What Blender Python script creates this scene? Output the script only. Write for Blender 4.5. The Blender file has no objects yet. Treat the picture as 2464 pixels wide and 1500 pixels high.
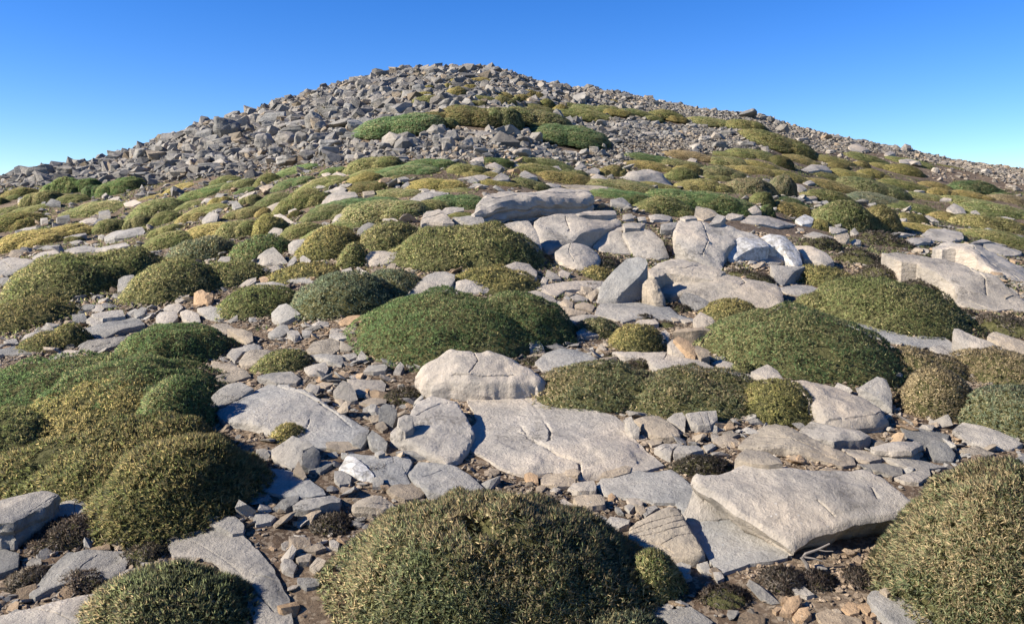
import bpy, bmesh, math, random
import numpy as np
from mathutils import Vector, Matrix
from mathutils.geometry import delaunay_2d_cdt
from mathutils.bvhtree import BVHTree

R = math.radians
SC = bpy.context.scene
COL = SC.collection

# ------------------------------------------------------------------ camera
EYE = 1.6
FPX = 1934.0                 # focal length in units of a 2464 wide picture
PITCH = math.atan(230 / FPX)
cam_d = bpy.data.cameras.new('camera')
cam = bpy.data.objects.new('camera', cam_d)
COL.objects.link(cam)
cam_d.sensor_width = 36.0
cam_d.lens = 36.0 * FPX / 2464
cam_d.clip_start = 0.05
cam_d.clip_end = 6000
cam.location = (0, 0, EYE)
cam.rotation_euler = (math.pi / 2 - PITCH, 0, 0)
SC.camera = cam

# ------------------------------------------------------------------ sky, sun, exposure
SUN_DIR = Vector((-0.81, -0.19, 0.52)).normalized()
SUN_EL = math.asin(SUN_DIR.z)
w = bpy.data.worlds.new('World')
SC.world = w
w.use_nodes = True
nt = w.node_tree
for n in list(nt.nodes):
    nt.nodes.remove(n)
sky = nt.nodes.new('ShaderNodeTexSky')
sky.sky_type = 'NISHITA'
sky.sun_disc = False
sky.sun_elevation = SUN_EL
sky.sun_rotation = math.atan2(SUN_DIR.x, SUN_DIR.y)
sky.altitude = 1500
sky.air_density = 1.0
sky.dust_density = 0.0
sky.ozone_density = 4.5
bg = nt.nodes.new('ShaderNodeBackground')
bg.inputs[1].default_value = 0.085
wo = nt.nodes.new('ShaderNodeOutputWorld')
hs = nt.nodes.new('ShaderNodeHueSaturation')
hs.inputs['Saturation'].default_value = 1.3
hs.inputs['Hue'].default_value = 0.515
nt.links.new(sky.outputs[0], hs.inputs['Color'])
nt.links.new(hs.outputs[0], bg.inputs[0])
nt.links.new(bg.outputs[0], wo.inputs[0])
sd = bpy.data.lights.new('sun', 'SUN')
sd.energy = 5.0
sd.angle = R(0.5)
sd.color = (1.0, 0.935, 0.84)
so = bpy.data.objects.new('sun', sd)
COL.objects.link(so)
so.rotation_euler = SUN_DIR.to_track_quat('Z', 'Y').to_euler()
SC.view_settings.view_transform = 'Standard'
SC.view_settings.look = 'None'
SC.view_settings.gamma = 1
SC.view_settings.use_curve_mapping = False
SC.view_settings.exposure = 1.15

# ------------------------------------------------------------------ noise helpers
def _h(ix, iy, iz, s):
    n = (ix.astype(np.int64) * 374761393 + iy.astype(np.int64) * 668265263
         + iz.astype(np.int64) * 2147483647 + s * 1274126177) & 0xFFFFFFFF
    n = ((n ^ (n >> 13)) * 1103515245) & 0xFFFFFFFF
    n = ((n ^ (n >> 15)) * 668265263) & 0xFFFFFFFF
    return ((n ^ (n >> 16)) & 0xFFFF) / 32767.5 - 1.0

def noise(x, y, z=0.0, s=0):
    x = np.asarray(x, float); y = np.asarray(y, float)
    z = np.zeros_like(x) + z
    ix = np.floor(x); iy = np.floor(y); iz = np.floor(z)
    fx = x - ix; fy = y - iy; fz = z - iz
    fx = fx*fx*(3-2*fx); fy = fy*fy*(3-2*fy); fz = fz*fz*(3-2*fz)
    r = 0
    for dx in (0, 1):
        for dy in (0, 1):
            for dz in (0, 1):
                wt = (fx if dx else 1-fx)*(fy if dy else 1-fy)*(fz if dz else 1-fz)
                r = r + wt*_h(ix+dx, iy+dy, iz+dz, s)
    return r

def fbm(x, y, z=0.0, s=0, o=3):
    r = 0; a = 1.0; f = 1.0
    for k in range(o):
        r = r + a*noise(np.asarray(x)*f, np.asarray(y)*f, np.asarray(z)*f, s+k)
        a *= .5; f *= 2.03
    return r

# ------------------------------------------------------------------ picture <-> world
cp, sp = math.cos(PITCH), math.sin(PITCH)
def px_dir(px, py):
    a = (px-1232)/FPX; b = (750-py)/FPX
    return np.array([a, cp+b*sp, -sp+b*cp])

def project(x, y, z):
    x = np.asarray(x, float); y = np.asarray(y, float); z = np.asarray(z, float)-EYE
    d = y*cp - z*sp
    v = y*sp + z*cp
    d = np.maximum(d, 1e-3)
    return 1232+FPX*x/d, 750-FPX*v/d

SKYL = [(-900,560),(-300,500),(0,440),(60,424),(100,412),(200,402),(270,385),(350,357),(430,328),(500,302),(560,285),
        (620,266),(700,236),(800,205),(900,182),(1000,166),(1100,161),(1180,166),(1300,196),(1400,213),(1500,228),
        (1600,250),(1700,264),(1800,275),(1850,285),(1900,305),(2000,327),(2100,346),(2200,366),(2300,388),(2464,411),(2800,460),(3400,540)]
_u, _s = [], []
for (a, b) in SKYL:
    d = px_dir(a, b+(9 if 600 < a < 1500 else 2))
    _u.append(d[0]/d[1]); _s.append(d[2]/d[1])
_du = [px_dir(a, 300)[0]/px_dir(a, 300)[1] for a in (-600, 0, 300, 600, 1100, 1600, 2000, 2464, 3000)]
_dd = [22, 24, 30, 40, 58, 54, 46, 40, 38]
YC, GR = 11.4, 0.14         # beyond YC the hill steepens
_dk = [EYE/d for d in _dd]

def crest(u):
    return YC*np.exp((EYE/YC-np.interp(u, _du, _dk))/GR)

def sstep(a, b, x):
    t = np.clip((x-a)/(b-a), 0, 1)
    return t*t*(3-2*t)

def terr(X, Y):
    X = np.asarray(X, float); Y = np.asarray(Y, float)
    u = X/np.maximum(Y, 0.8)
    u = np.clip(u, -1.1, 1.1)
    S = np.interp(u, _u, _s); K_ = np.interp(u, _du, _dk)
    D = YC*np.exp((EYE/YC-K_)/GR)
    near = 0.150*Y + 0.01*X
    far = np.maximum(Y, 0)*(S + K_)
    Ym = np.clip(Y, YC, D)
    far = far + (np.maximum(Y, YC)*(GR*np.log(Ym/YC) + EYE/Ym - EYE/YC))*(Y > YC)
    rr = np.hypot(X*0.8, Y)
    wgt = sstep(2.5, 12.0, rr)*sstep(0, 3, Y)
    z = near*(1-wgt) + far*wgt
    dr = np.maximum(Y-D, 0)
    z = z - 0.06*dr*dr/(1+0.09*dr)
    z = np.maximum(z, -30 - 0.02*np.hypot(X, Y)) if True else z
    bump = 0.035*noise(X*0.9, Y*0.9, 0, 11) + 0.015*noise(X*3.1, Y*3.1, 0, 12)
    bump = bump + sstep(11, 16, Y)*0.13*noise(X*0.4, Y*0.4, 0, 13)*(1-sstep(D*0.75, D, Y))
    return z + bump

def hit(px, py, ymax=150):
    d = px_dir(px, py)
    ts = np.concatenate([np.linspace(0.8, 12, 1200), np.linspace(12, ymax, 3000)])/d[1]
    z = EYE + ts*d[2]
    g = terr(ts*d[0], ts*d[1])
    bad = np.nonzero(z <= g)[0]
    if len(bad) == 0:
        k = int(np.argmin(z-g)); t = ts[k]
    else:
        k = bad[0]
        if k == 0: t = ts[0]
        else:
            a, b = ts[k-1], ts[k]
            for _ in range(20):
                m = .5*(a+b)
                if EYE+m*d[2] <= float(terr(m*d[0], m*d[1])): b = m
                else: a = m
            t = .5*(a+b)
    return np.array([t*d[0], t*d[1], float(terr(t*d[0], t*d[1]))])

def tnormal(x, y, e=0.15):
    zx = (float(terr(x+e, y))-float(terr(x-e, y)))/(2*e)
    zy = (float(terr(x, y+e))-float(terr(x, y-e)))/(2*e)
    return Vector((-zx, -zy, 1)).normalized()

# tile coordinates in which the photograph was measured
TILE = {'A': (0, 0, 1.0)}
for i in range(4):
    TILE['L%d' % (i+1)] = (616*i, 962.6, 0.3585)
    TILE['M%d' % (i+1)] = (616*i, 541.4, 0.3209)
    TILE['T%d' % (i+1)] = (616*i, 120.3, 0.3209)

# ------------------------------------------------------------------ materials
def newmat(name):
    m = bpy.data.materials.new(name)
    m.use_nodes = True
    t = m.node_tree
    for n in list(t.nodes): t.nodes.remove(n)
    o = t.nodes.new('ShaderNodeOutputMaterial')
    b = t.nodes.new('ShaderNodeBsdfPrincipled')
    t.links.new(b.outputs[0], o.inputs[0])
    return m, t, b

def nd(t, kind, **kw):
    n = t.nodes.new(kind)
    for k, v in kw.items():
        if k.startswith('i_'):
            n.inputs[k[2:].replace('_', ' ')].default_value = v
        else:
            setattr(n, k, v)
    return n

def ramp(t, src, pts):
    r = t.nodes.new('ShaderNodeValToRGB')
    cr = r.color_ramp
    while len(cr.elements) < len(pts): cr.elements.new(0.5)
    for e, (p, c) in zip(cr.elements, pts):
        e.position = p
        e.color = (c, c, c, 1) if isinstance(c, (int, float)) else (*c, 1)
    t.links.new(src, r.inputs[0])
    return r.outputs[0]

def mixc(t, f, a, b, mode='MIX'):
    m = t.nodes.new('ShaderNodeMix'); m.data_type = 'RGBA'; m.blend_type = mode
    for sock, v in ((m.inputs[0], f), (m.inputs[6], a), (m.inputs[7], b)):
        if hasattr(v, 'is_linked') or hasattr(v, 'links'): t.links.new(v, sock)
        elif isinstance(v, (int, float)): sock.default_value = v
        else: sock.default_value = (*v, 1)
    return m.outputs[2]

def rock_mat(name, use_attr=False, k=1.0, rough=0.85):
    m, t, b = newmat(name)
    geo = nd(t, 'ShaderNodeNewGeometry')
    P = geo.outputs['Position']
    n1 = nd(t, 'ShaderNodeTexNoise', i_Scale=3.0*k, i_Detail=8.0, i_Roughness=0.62)
    n2 = nd(t, 'ShaderNodeTexNoise', i_Scale=17.0*k, i_Detail=8.0, i_Roughness=0.7)
    n3 = nd(t, 'ShaderNodeTexNoise', i_Scale=95.0*k, i_Detail=6.0, i_Roughness=0.75)
    n4 = nd(t, 'ShaderNodeTexNoise', i_Scale=1.5*k, i_Detail=5.0, i_Roughness=0.6)
    vo = nd(t, 'ShaderNodeTexVoronoi', i_Scale=38.0*k)
    for n in (n1, n2, n3, n4, vo): t.links.new(P, n.inputs['Vector'])
    base = ramp(t, n1.outputs[0], [(0.30, (0.175, 0.163, 0.143)), (0.5, (0.262, 0.242, 0.208)), (0.7, (0.345, 0.318, 0.27))])
    warm = ramp(t, n4.outputs[0], [(0.46, 0.0), (0.64, 0.6)])
    c = mixc(t, warm, base, (0.35, 0.292, 0.222))
    sp1 = ramp(t, n2.outputs[0], [(0.3, 0.78), (0.5, 1.0), (0.72, 1.12)])
    c = mixc(t, 1.0, c, sp1, 'MULTIPLY')
    sp2 = ramp(t, n3.outputs[0], [(0.32, 0.86), (0.5, 1.0), (0.68, 1.08)])
    c = mixc(t, 1.0, c, sp2, 'MULTIPLY')
    # pale and dark lichen spots
    li = ramp(t, vo.outputs['Distance'], [(0.10, 1.0), (0.20, 0.0)])
    lm = ramp(t, n1.outputs[0], [(0.52, 0.0), (0.60, 0.8)])
    lf = mixc(t, 1.0, li, lm, 'MULTIPLY')
    c = mixc(t, lf, c, (0.43, 0.42, 0.38))
    if use_attr:
        at = nd(t, 'ShaderNodeAttribute', attribute_name='tint')
        c = mixc(t, 1.0, c, at.outputs['Color'], 'MULTIPLY')
    else:
        oi = nd(t, 'ShaderNodeObjectInfo')
        c = mixc(t, 1.0, c, oi.outputs['Color'], 'MULTIPLY')
    t.links.new(c, b.inputs['Base Color'])
    b.inputs['Roughness'].default_value = rough
    b.inputs['Specular IOR Level'].default_value = 0.25
    # bump: grain and shallow pitting, strata lines across the height
    wv = nd(t, 'ShaderNodeTexWave', i_Scale=7.0*k, i_Distortion=9.0, i_Detail=4.0, bands_direction='Z')
    t.links.new(P, wv.inputs['Vector'])
    ms = nd(t, 'ShaderNodeTexMusgrave') if False else None
    a1 = nd(t, 'ShaderNodeMath', operation='MULTIPLY'); a1.inputs[1].default_value = 0.28
    t.links.new(n3.outputs[0], a1.inputs[0])
    a2 = nd(t, 'ShaderNodeMath', operation='ADD')
    t.links.new(n2.outputs[0], a2.inputs[0]); t.links.new(a1.outputs[0], a2.inputs[1])
    a3 = nd(t, 'ShaderNodeMath', operation='MULTIPLY'); a3.inputs[1].default_value = 0.10
    t.links.new(wv.outputs['Fac'], a3.inputs[0])
    a4 = nd(t, 'ShaderNodeMath', operation='ADD')
    t.links.new(a2.outputs[0], a4.inputs[0]); t.links.new(a3.outputs[0], a4.inputs[1])
    ve = nd(t, 'ShaderNodeTexVoronoi', feature='DISTANCE_TO_EDGE', i_Scale=2.3*k)
    wp = nd(t, 'ShaderNodeVectorMath', operation='MULTIPLY_ADD'); wp.inputs[1].default_value = (0.35, 0.35, 0.35)
    t.links.new(n2.outputs['Color'], wp.inputs[0]); t.links.new(P, wp.inputs[2])
    t.links.new(wp.outputs[0], ve.inputs['Vector'])
    cr = ramp(t, ve.outputs['Distance'], [(0.0, 0.0), (0.007, 1.0)])
    mk = ramp(t, n4.outputs[0], [(0.38, 0.0), (0.44, 1.0)])
    crm = mixc(t, mk, cr, (1, 1, 1))
    a5 = nd(t, 'ShaderNodeMath', operation='ADD')
    t.links.new(a4.outputs[0], a5.inputs[0]); t.links.new(crm, a5.inputs[1])
    c2 = mixc(t, crm, (0.19, 0.17, 0.145), c)
    t.links.new(c2, b.inputs['Base Color'])
    bp = nd(t, 'ShaderNodeBump', i_Strength=0.9, i_Distance=0.024/k)
    t.links.new(a5.outputs[0], bp.inputs['Height'])
    t.links.new(bp.outputs[0], b.inputs['Normal'])
    return m

M_ROCK = rock_mat('limestone')
M_SCREE = rock_mat('scree_stone', True, 0.8)

# white quartz
M_WHITE, t, b = newmat('white_quartz')
geo = nd(t, 'ShaderNodeNewGeometry')
n1 = nd(t, 'ShaderNodeTexNoise', i_Scale=20.0, i_Detail=8.0, i_Roughness=0.7)
v1 = nd(t, 'ShaderNodeTexVoronoi', feature='DISTANCE_TO_EDGE', i_Scale=16.0)
t.links.new(geo.outputs['Position'], n1.inputs['Vector']); t.links.new(geo.outputs['Position'], v1.inputs['Vector'])
c = ramp(t, n1.outputs[0], [(0.35, (0.22, 0.20, 0.165)), (0.5, (0.40, 0.38, 0.34)), (0.66, (0.55, 0.53, 0.50))])
e = ramp(t, v1.outputs['Distance'], [(0.0, 0.55), (0.05, 1.0)])
c = mixc(t, 1.0, c, e, 'MULTIPLY')
t.links.new(c, b.inputs['Base Color'])
b.inputs['Roughness'].default_value = 0.6
bp = nd(t, 'ShaderNodeBump', i_Strength=0.7, i_Distance=0.015)
t.links.new(n1.outputs[0], bp.inputs['Height']); t.links.new(bp.outputs[0], b.inputs['Normal'])

# soil
M_SOIL, t, b = newmat('soil')
geo = nd(t, 'ShaderNodeNewGeometry')
P = geo.outputs['Position']
n1 = nd(t, 'ShaderNodeTexNoise', i_Scale=1.3, i_Detail=8.0, i_Roughness=0.65)
n2 = nd(t, 'ShaderNodeTexNoise', i_Scale=30.0, i_Detail=8.0, i_Roughness=0.75)
v1 = nd(t, 'ShaderNodeTexVoronoi', i_Scale=75.0)
for n in (n1, n2, v1): t.links.new(P, n.inputs['Vector'])
c = ramp(t, n1.outputs[0], [(0.35, (0.065, 0.045, 0.03)), (0.52, (0.115, 0.08, 0.052)), (0.7, (0.18, 0.135, 0.09))])
s2 = ramp(t, n2.outputs[0], [(0.3, 0.45), (0.5, 0.95), (0.7, 1.5)])
c = mixc(t, 1.0, c, s2, 'MULTIPLY')
pe = ramp(t, v1.outputs['Color'], [(0.60, 0.0), (0.64, 0.45)])
c = mixc(t, pe, c, (0.30, 0.24, 0.17))
t.links.new(c, b.inputs['Base Color'])
b.inputs['Roughness'].default_value = 0.95
b.inputs['Specular IOR Level'].default_value = 0.1
ad = nd(t, 'ShaderNodeMath', operation='SUBTRACT')
t.links.new(n2.outputs[0], ad.inputs[0]); ad.inputs[1].default_value = 0.2
bp = nd(t, 'ShaderNodeBump', i_Strength=0.8, i_Distance=0.02)
t.links.new(ad.outputs[0], bp.inputs['Height']); t.links.new(bp.outputs[0], b.inputs['Normal'])

# leaves: colour comes from the leaf itself (attribute), slightly translucent
M_LEAF, t, b = newmat('leaves')
at = nd(t, 'ShaderNodeAttribute', attribute_name='tint')
oi = nd(t, 'ShaderNodeObjectInfo')
c = mixc(t, 1.0, at.outputs['Color'], oi.outputs['Color'], 'MULTIPLY')
t.links.new(c, b.inputs['Base Color'])
b.inputs['Roughness'].default_value = 0.6
b.inputs['Specular IOR Level'].default_value = 0.15
an = nd(t, 'ShaderNodeAttribute', attribute_name='nrm')
vt = nd(t, 'ShaderNodeVectorTransform', vector_type='NORMAL', convert_from='OBJECT', convert_to='WORLD')
t.links.new(an.outputs['Vector'], vt.inputs[0]); t.links.new(vt.outputs[0], b.inputs['Normal'])
tr = nd(t, 'ShaderNodeBsdfTranslucent')
t.links.new(c, tr.inputs[0])
mx = nd(t, 'ShaderNodeMixShader'); mx.inputs[0].default_value = 0.35
out = [n for n in t.nodes if n.type == 'OUTPUT_MATERIAL'][0]
t.links.new(b.outputs[0], mx.inputs[1]); t.links.new(tr.outputs[0], mx.inputs[2])
t.links.new(mx.outputs[0], out.inputs[0])

M_WOOD, t, b = newmat('woody_litter')
geo = nd(t, 'ShaderNodeNewGeometry')
n1 = nd(t, 'ShaderNodeTexNoise', i_Scale=45.0, i_Detail=6.0, i_Roughness=0.7)
t.links.new(geo.outputs['Position'], n1.inputs['Vector'])
c = ramp(t, n1.outputs[0], [(0.35, (0.05, 0.05, 0.02)), (0.55, (0.11, 0.105, 0.045)), (0.7, (0.19, 0.16, 0.08))])
t.links.new(c, b.inputs['Base Color'])
b.inputs['Roughness'].default_value = 0.95
b.inputs['Specular IOR Level'].default_value = 0.05
bp = nd(t, 'ShaderNodeBump', i_Strength=1.0, i_Distance=0.03)
t.links.new(n1.outputs[0], bp.inputs['Height']); t.links.new(bp.outputs[0], b.inputs['Normal'])

M_TWIG, t, b = newmat('dead_twig')
b.inputs['Base Color'].default_value = (0.17, 0.145, 0.12, 1)
b.inputs['Roughness'].default_value = 0.9

# ------------------------------------------------------------------ object helpers
def link(name, me, parent=None):
    o = bpy.data.objects.new(name, me)
    COL.objects.link(o)
    if parent: o.parent = parent
    return o

def tag(o, label, cat, group=None, kind=None):
    if label: o['label'] = label
    if cat: o['category'] = cat
    if group: o['group'] = group
    if kind: o['kind'] = kind
    return o

def np_mesh(name, V, F, nper, mat=None, smooth=False, tint=None, nrm=None):
    """V (n,3), F (m,nper) -> mesh; tint (n,3) per vertex colour attribute"""
    me = bpy.data.meshes.new(name)
    V = np.ascontiguousarray(V, np.float32); F = np.ascontiguousarray(F, np.int32)
    me.vertices.add(len(V)); me.vertices.foreach_set('co', V.ravel())
    me.loops.add(F.size); me.loops.foreach_set('vertex_index', F.ravel())
    me.polygons.add(len(F))
    me.polygons.foreach_set('loop_start', np.arange(0, F.size, nper, dtype=np.int32))
    me.polygons.foreach_set('loop_total', np.full(len(F), nper, np.int32))
    me.polygons.foreach_set('use_smooth', np.full(len(F), bool(smooth)))
    if tint is not None:
        a = me.color_attributes.new('tint', 'FLOAT_COLOR', 'POINT')
        c = np.ones((len(V), 4), np.float32); c[:, :3] = tint
        a.data.foreach_set('color', c.ravel())
    if nrm is not None:
        a = me.attributes.new('nrm', 'FLOAT_VECTOR', 'POINT')
        a.data.foreach_set('vector', np.ascontiguousarray(nrm, np.float32).ravel())
    me.update(calc_edges=True)
    if mat: me.materials.append(mat)
    return me

# ------------------------------------------------------------------ ground
def axis(lim, n, p):
    s = np.linspace(-1, 1, n)
    return np.sign(s)*np.abs(s)**p*lim
xs = axis(500, 560, 3.2)
ys = np.concatenate([np.linspace(-60, -1, 20), np.linspace(-0.8, 12, 320), 12+np.linspace(0.01, 1, 240)**1.6*90, np.linspace(115, 600, 24)])
gx, gy = np.meshgrid(xs, ys)
gz = terr(gx, gy)
V = np.stack([gx.ravel(), gy.ravel(), gz.ravel()], 1)
nx, ny = len(xs), len(ys)
ii = (np.arange(ny-1)[:, None]*nx + np.arange(nx-1)[None, :]).ravel()
F = np.stack([ii, ii+1, ii+1+nx, ii+nx], 1)
ground = link('ground', np_mesh('ground', V, F, 4, M_SOIL, True))
ground['kind'] = 'structure'
# ------------------------------------------------------------------ registry used for the labels
REG = []        # dicts: o, px, py (place in the photograph), kind words, w
def reg(o, px, py, desc, noun, w, label=None, short=None, group=None):
    REG.append(dict(o=o, px=px, py=py, desc=desc, noun=noun, w=w, label=label, short=short, group=group))

# ------------------------------------------------------------------ traced rocks
PLATFORMS = []   # (BVH, ) of big slabs on which smaller stones rest
FOOT = []        # footprints in world xy

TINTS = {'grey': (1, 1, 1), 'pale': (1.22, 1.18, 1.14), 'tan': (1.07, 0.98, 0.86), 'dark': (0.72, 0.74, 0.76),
         'orange': (1.18, 0.90, 0.64), 'pink': (1.20, 1.13, 1.05), 'brown': (0.90, 0.80, 0.68), 'white': (1, 1, 1),
         'blue': (0.95, 0.99, 1.04)}
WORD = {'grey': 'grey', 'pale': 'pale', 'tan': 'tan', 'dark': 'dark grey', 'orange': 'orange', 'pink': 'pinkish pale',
        'brown': 'brown', 'white': 'white quartz', 'blue': 'smooth grey'}

def hit_any(px, py):
    p = hit(px, py)
    d = px_dir(px, py)
    o = Vector((0, 0, EYE)); dv = Vector(d).normalized()
    best = None
    for bv in PLATFORMS:
        r = bv.ray_cast(o, dv)
        if r[0] is not None and r[1].z > 0.5:
            if best is None or r[3] < best[0]: best = (r[3], r[0])
    if best and best[0] < (Vector(p)-o).length:
        return np.array(best[1])
    return p

def resample(P, step):
    out = []
    n = len(P)
    for i in range(n):
        a, b = P[i], P[(i+1) % n]
        k = max(1, int(math.ceil(np.linalg.norm(b-a)/step)))
        for j in range(k):
            out.append(a+(b-a)*j/k)
    return np.array(out)

def chaikin(P, q=0.22):
    out = []
    n = len(P)
    for i in range(n):
        a, b = P[i], P[(i+1) % n]
        out.append(a+(b-a)*q); out.append(b+(a-b)*q)
    return np.array(out)

def seg_dist(P, a, b):
    ab = b-a
    t = np.clip(((P-a)@ab)/max(ab@ab, 1e-12), 0, 1)
    return np.linalg.norm(P-(a+t[:, None]*ab), axis=1)

def poly_dist(P, B, closed=True):
    d = np.full(len(P), 1e9)
    n = len(B)
    for i in range(n if closed else n-1):
        d = np.minimum(d, seg_dist(P, B[i], B[(i+1) % n]))
    return d

def inside(P, B):
    x, y = P[:, 0], P[:, 1]
    c = np.zeros(len(P), bool)
    n = len(B)
    for i in range(n):
        x1, y1 = B[i]; x2, y2 = B[(i+1) % n]
        if y1 == y2: continue
        m = ((y1 > y) != (y2 > y)) & (x < (x2-x1)*(y-y1)/(y2-y1)+x1)
        c ^= m
    return c

_seed = [100]
def slab(tile, poly, h=10, tint='grey', label=None, short=None, tc=0, tl=0, cracks=(), rnd=0.02, rough=1.0,
         under=0.0, plat=False, kind=None, sm=1, dome=0.0, shape=None, ground_only=False):
    _seed[0] += 1
    sd_ = _seed[0]
    rg = random.Random(sd_)
    ox, oy, k = TILE[tile]
    Q = np.array([(ox+x*k, oy+y*k) for x, y in poly], float)
    CR = [np.array([(ox+x*k, oy+y*k) for x, y in c], float) for c in cracks]
    h = h*k*(1.35 if plat else 1.15)
    area_px = 0.5*abs(np.dot(Q[:, 0], np.roll(Q[:, 1], 1))-np.dot(Q[:, 1], np.roll(Q[:, 0], 1)))
    il = int(np.argmax(Q[:, 1]))
    bx, by = Q[il]
    hf = hit if ground_only else hit_any
    P0 = hf(bx, by+h)
    depth = P0[1]*cp-(P0[2]-EYE)*sp
    H = h*depth/FPX + 0.008
    tn = tnormal(P0[0], P0[1], 0.4)
    O = np.array([0, 0, EYE])
    D = np.array([px_dir(*q) for q in Q])
    wpx = Q[:, 0].max()-Q[:, 0].min(); hpx = Q[:, 1].max()-Q[:, 1].min()
    lim = 1.5 if area_px > 6000 else 1.05
    for it in range(20):
        n = np.array(tn) + np.array([-math.tan(R(tl)), -math.tan(R(tc)), 0])
        n /= np.linalg.norm(n)
        C0 = P0+np.array([0, 0, H])
        den = D@n
        t = ((C0-O)@n)/den
        W = O+D*t[:, None]
        ok = np.all(t > 0) and np.all(den < -0.02)
        if ok:
            ex = W[:, 0].max()-W[:, 0].min(); ey = W[:, 1].max()-W[:, 1].min()
            if ey <= lim*ex + 0.02: break
        tc += 3.0
        if tc > 70: break
    e1 = np.array([1.0, 0, 0]); e1 -= n*(e1@n); e1 /= np.linalg.norm(e1)
    e2 = np.cross(n, e1)
    cen = W.mean(0)
    L = np.stack([(W-cen)@e1, (W-cen)@e2], 1)
    L = chaikin(L, 0.035) if area_px > 3000 else L
    if kind == 'boulder' and dome > 0.03: L = chaikin(L, 0.2)
    ar = 0.5*abs(np.dot(L[:, 0], np.roll(L[:, 1], 1))-np.dot(L[:, 1], np.roll(L[:, 0], 1)))
    size = math.sqrt(max(ar, 1e-6))
    N = int(np.clip(area_px/22, 22, 2600))
    step = math.sqrt(ar/N)
    if (np.dot(L[:, 0], np.roll(L[:, 1], -1))-np.dot(L[:, 1], np.roll(L[:, 0], -1))) < 0: L = L[::-1]
    B = resample(L, step*1.1)
    tng = np.roll(B, -1, 0)-np.roll(B, 1, 0)
    nn = np.stack([tng[:, 1], -tng[:, 0]], 1); nn /= np.maximum(np.linalg.norm(nn, axis=1)[:, None], 1e-9)
    j = fbm(B[:, 0]*9/size, B[:, 1]*9/size, 0, sd_, 3)*0.010*size*rough
    B = B+nn*j[:, None]
    # interior points
    lo, hi = L.min(0), L.max(0)
    ax_ = np.arange(lo[0], hi[0], step); ay_ = np.arange(lo[1], hi[1], step)
    gX, gY = np.meshgrid(ax_, ay_)
    G = np.stack([gX.ravel(), gY.ravel()], 1)
    rs = np.random.RandomState(sd_)
    G = G+rs.uniform(-.28, .28, G.shape)*step
    CL = []
    for c in CR:
        Dc = np.array([px_dir(*q) for q in c]); tcv = ((C0-O)@n)/(Dc@n)
        Wc = O+Dc*tcv[:, None]
        c2 = np.stack([(Wc-cen)@e1, (Wc-cen)@e2], 1)
        c2 = np.concatenate([resample(np.vstack([c2]), step*0.8)]) if False else c2
        CL.append(c2)
    cw = 0.0075*size if area_px > 4000 else 0.013*size
    extra = []
    for c2 in CL:
        for a, b in zip(c2[:-1], c2[1:]):
            m = max(2, int(np.linalg.norm(b-a)/(step*0.6)))
            dv = (b-a)/max(np.linalg.norm(b-a), 1e-9); pv = np.array([-dv[1], dv[0]])
            for q in range(m):
                p = a+(b-a)*q/m + pv*0.5*cw*rs.normal()
                for s_ in (-1.6, 0, 1.6): extra.append(p+pv*s_*cw)
    if CL:
        dm = np.full(len(G), 1e9)
        for c2 in CL: dm = np.minimum(dm, poly_dist(G, c2, False))
        G = G[dm > 2.2*cw]
        G = np.vstack([G, np.array(extra)])
    G = G[inside(G, B)]
    if len(G):
        dB = poly_dist(G, B)
        G = G[dB > step*0.45]
    A = np.vstack([B, G]) if len(G) else B
    nB = len(B)
    res = delaunay_2d_cdt([Vector(p) for p in A], [], [list(range(nB))], 1, 1e-7)
    v2, _, f2, ov, _, _ = res
    v2 = np.array([(v[0], v[1]) for v in v2])
    dist = poly_dist(v2, B)
    sx, sy = v2[:, 0]/size, v2[:, 1]/size
    z = (fbm(sx*2.1, sy*2.1, 3.3, sd_+7, 3)*0.012 + fbm(sx*9, sy*9, 1.3, sd_+9, 2)*0.0045)*size*rough
    # facet like steps
    st = noise(sx*3.0+0.4*noise(sx*5, sy*5, 0, sd_), sy*3.0, 7.7, sd_+3)
    z = z + 0.007*size*rough*np.tanh(st*20) + 0.004*size*rough*np.tanh(12*noise(sx*6.3+3, sy*5.1, 2.2, sd_+4))
    pl = np.full(len(v2), -1e9)
    for q_ in range(6):
        aa = rs.uniform(0, 2*math.pi); sl = rs.uniform(0.04, 0.19)*rough
        pl = np.maximum(pl, (np.cos(aa)*(v2[:, 0]-rs.uniform(-.3, .3)*size)+np.sin(aa)*(v2[:, 1]-rs.uniform(-.3, .3)*size))*sl)
    z = z - 1.0*(pl-pl.mean())
    rr_ = rnd*size
    ed = min(0.45*H+0.004, 0.8*rr_)
    z = z - ed*np.clip(1-dist/rr_, 0, 1)**2
    if dome:
        z = z + dome*size*(1-np.clip(1-dist/(0.42*size), 0, 1)**2) - dome*size*0.6
    for c2 in CL:
        dc = poly_dist(v2, c2, False)
        z = z - 3.2*cw*np.exp(-(dc/(0.9*cw))**2)
    W2 = cen+v2[:, :1]*e1+v2[:, 1:2]*e2+z[:, None]*n
    g = terr(W2[:, 0], W2[:, 1])
    W2[:, 2] = np.maximum(W2[:, 2], g+0.012+0.3*np.maximum(0, z))
    bm = bmesh.new()
    vs = [bm.verts.new(p) for p in W2]
    for f in f2:
        try: bm.faces.new([vs[i] for i in f])
        except ValueError: pass
    for v in [v for v in bm.verts if not v.link_faces]: bm.verts.remove(v)
    # sides
    edges = [e for e in bm.edges if len(e.link_faces) == 1]
    be = [v for v in bm.verts if any(len(e.link_faces) == 1 for e in v.link_edges)]
    c3 = np.array(cen)
    ring = edges
    dropmax = max(0.02, H)
    K = 2 if area_px < 900 else (4 if h < 25 else 10)
    orig = {}
    outn = {}
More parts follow.
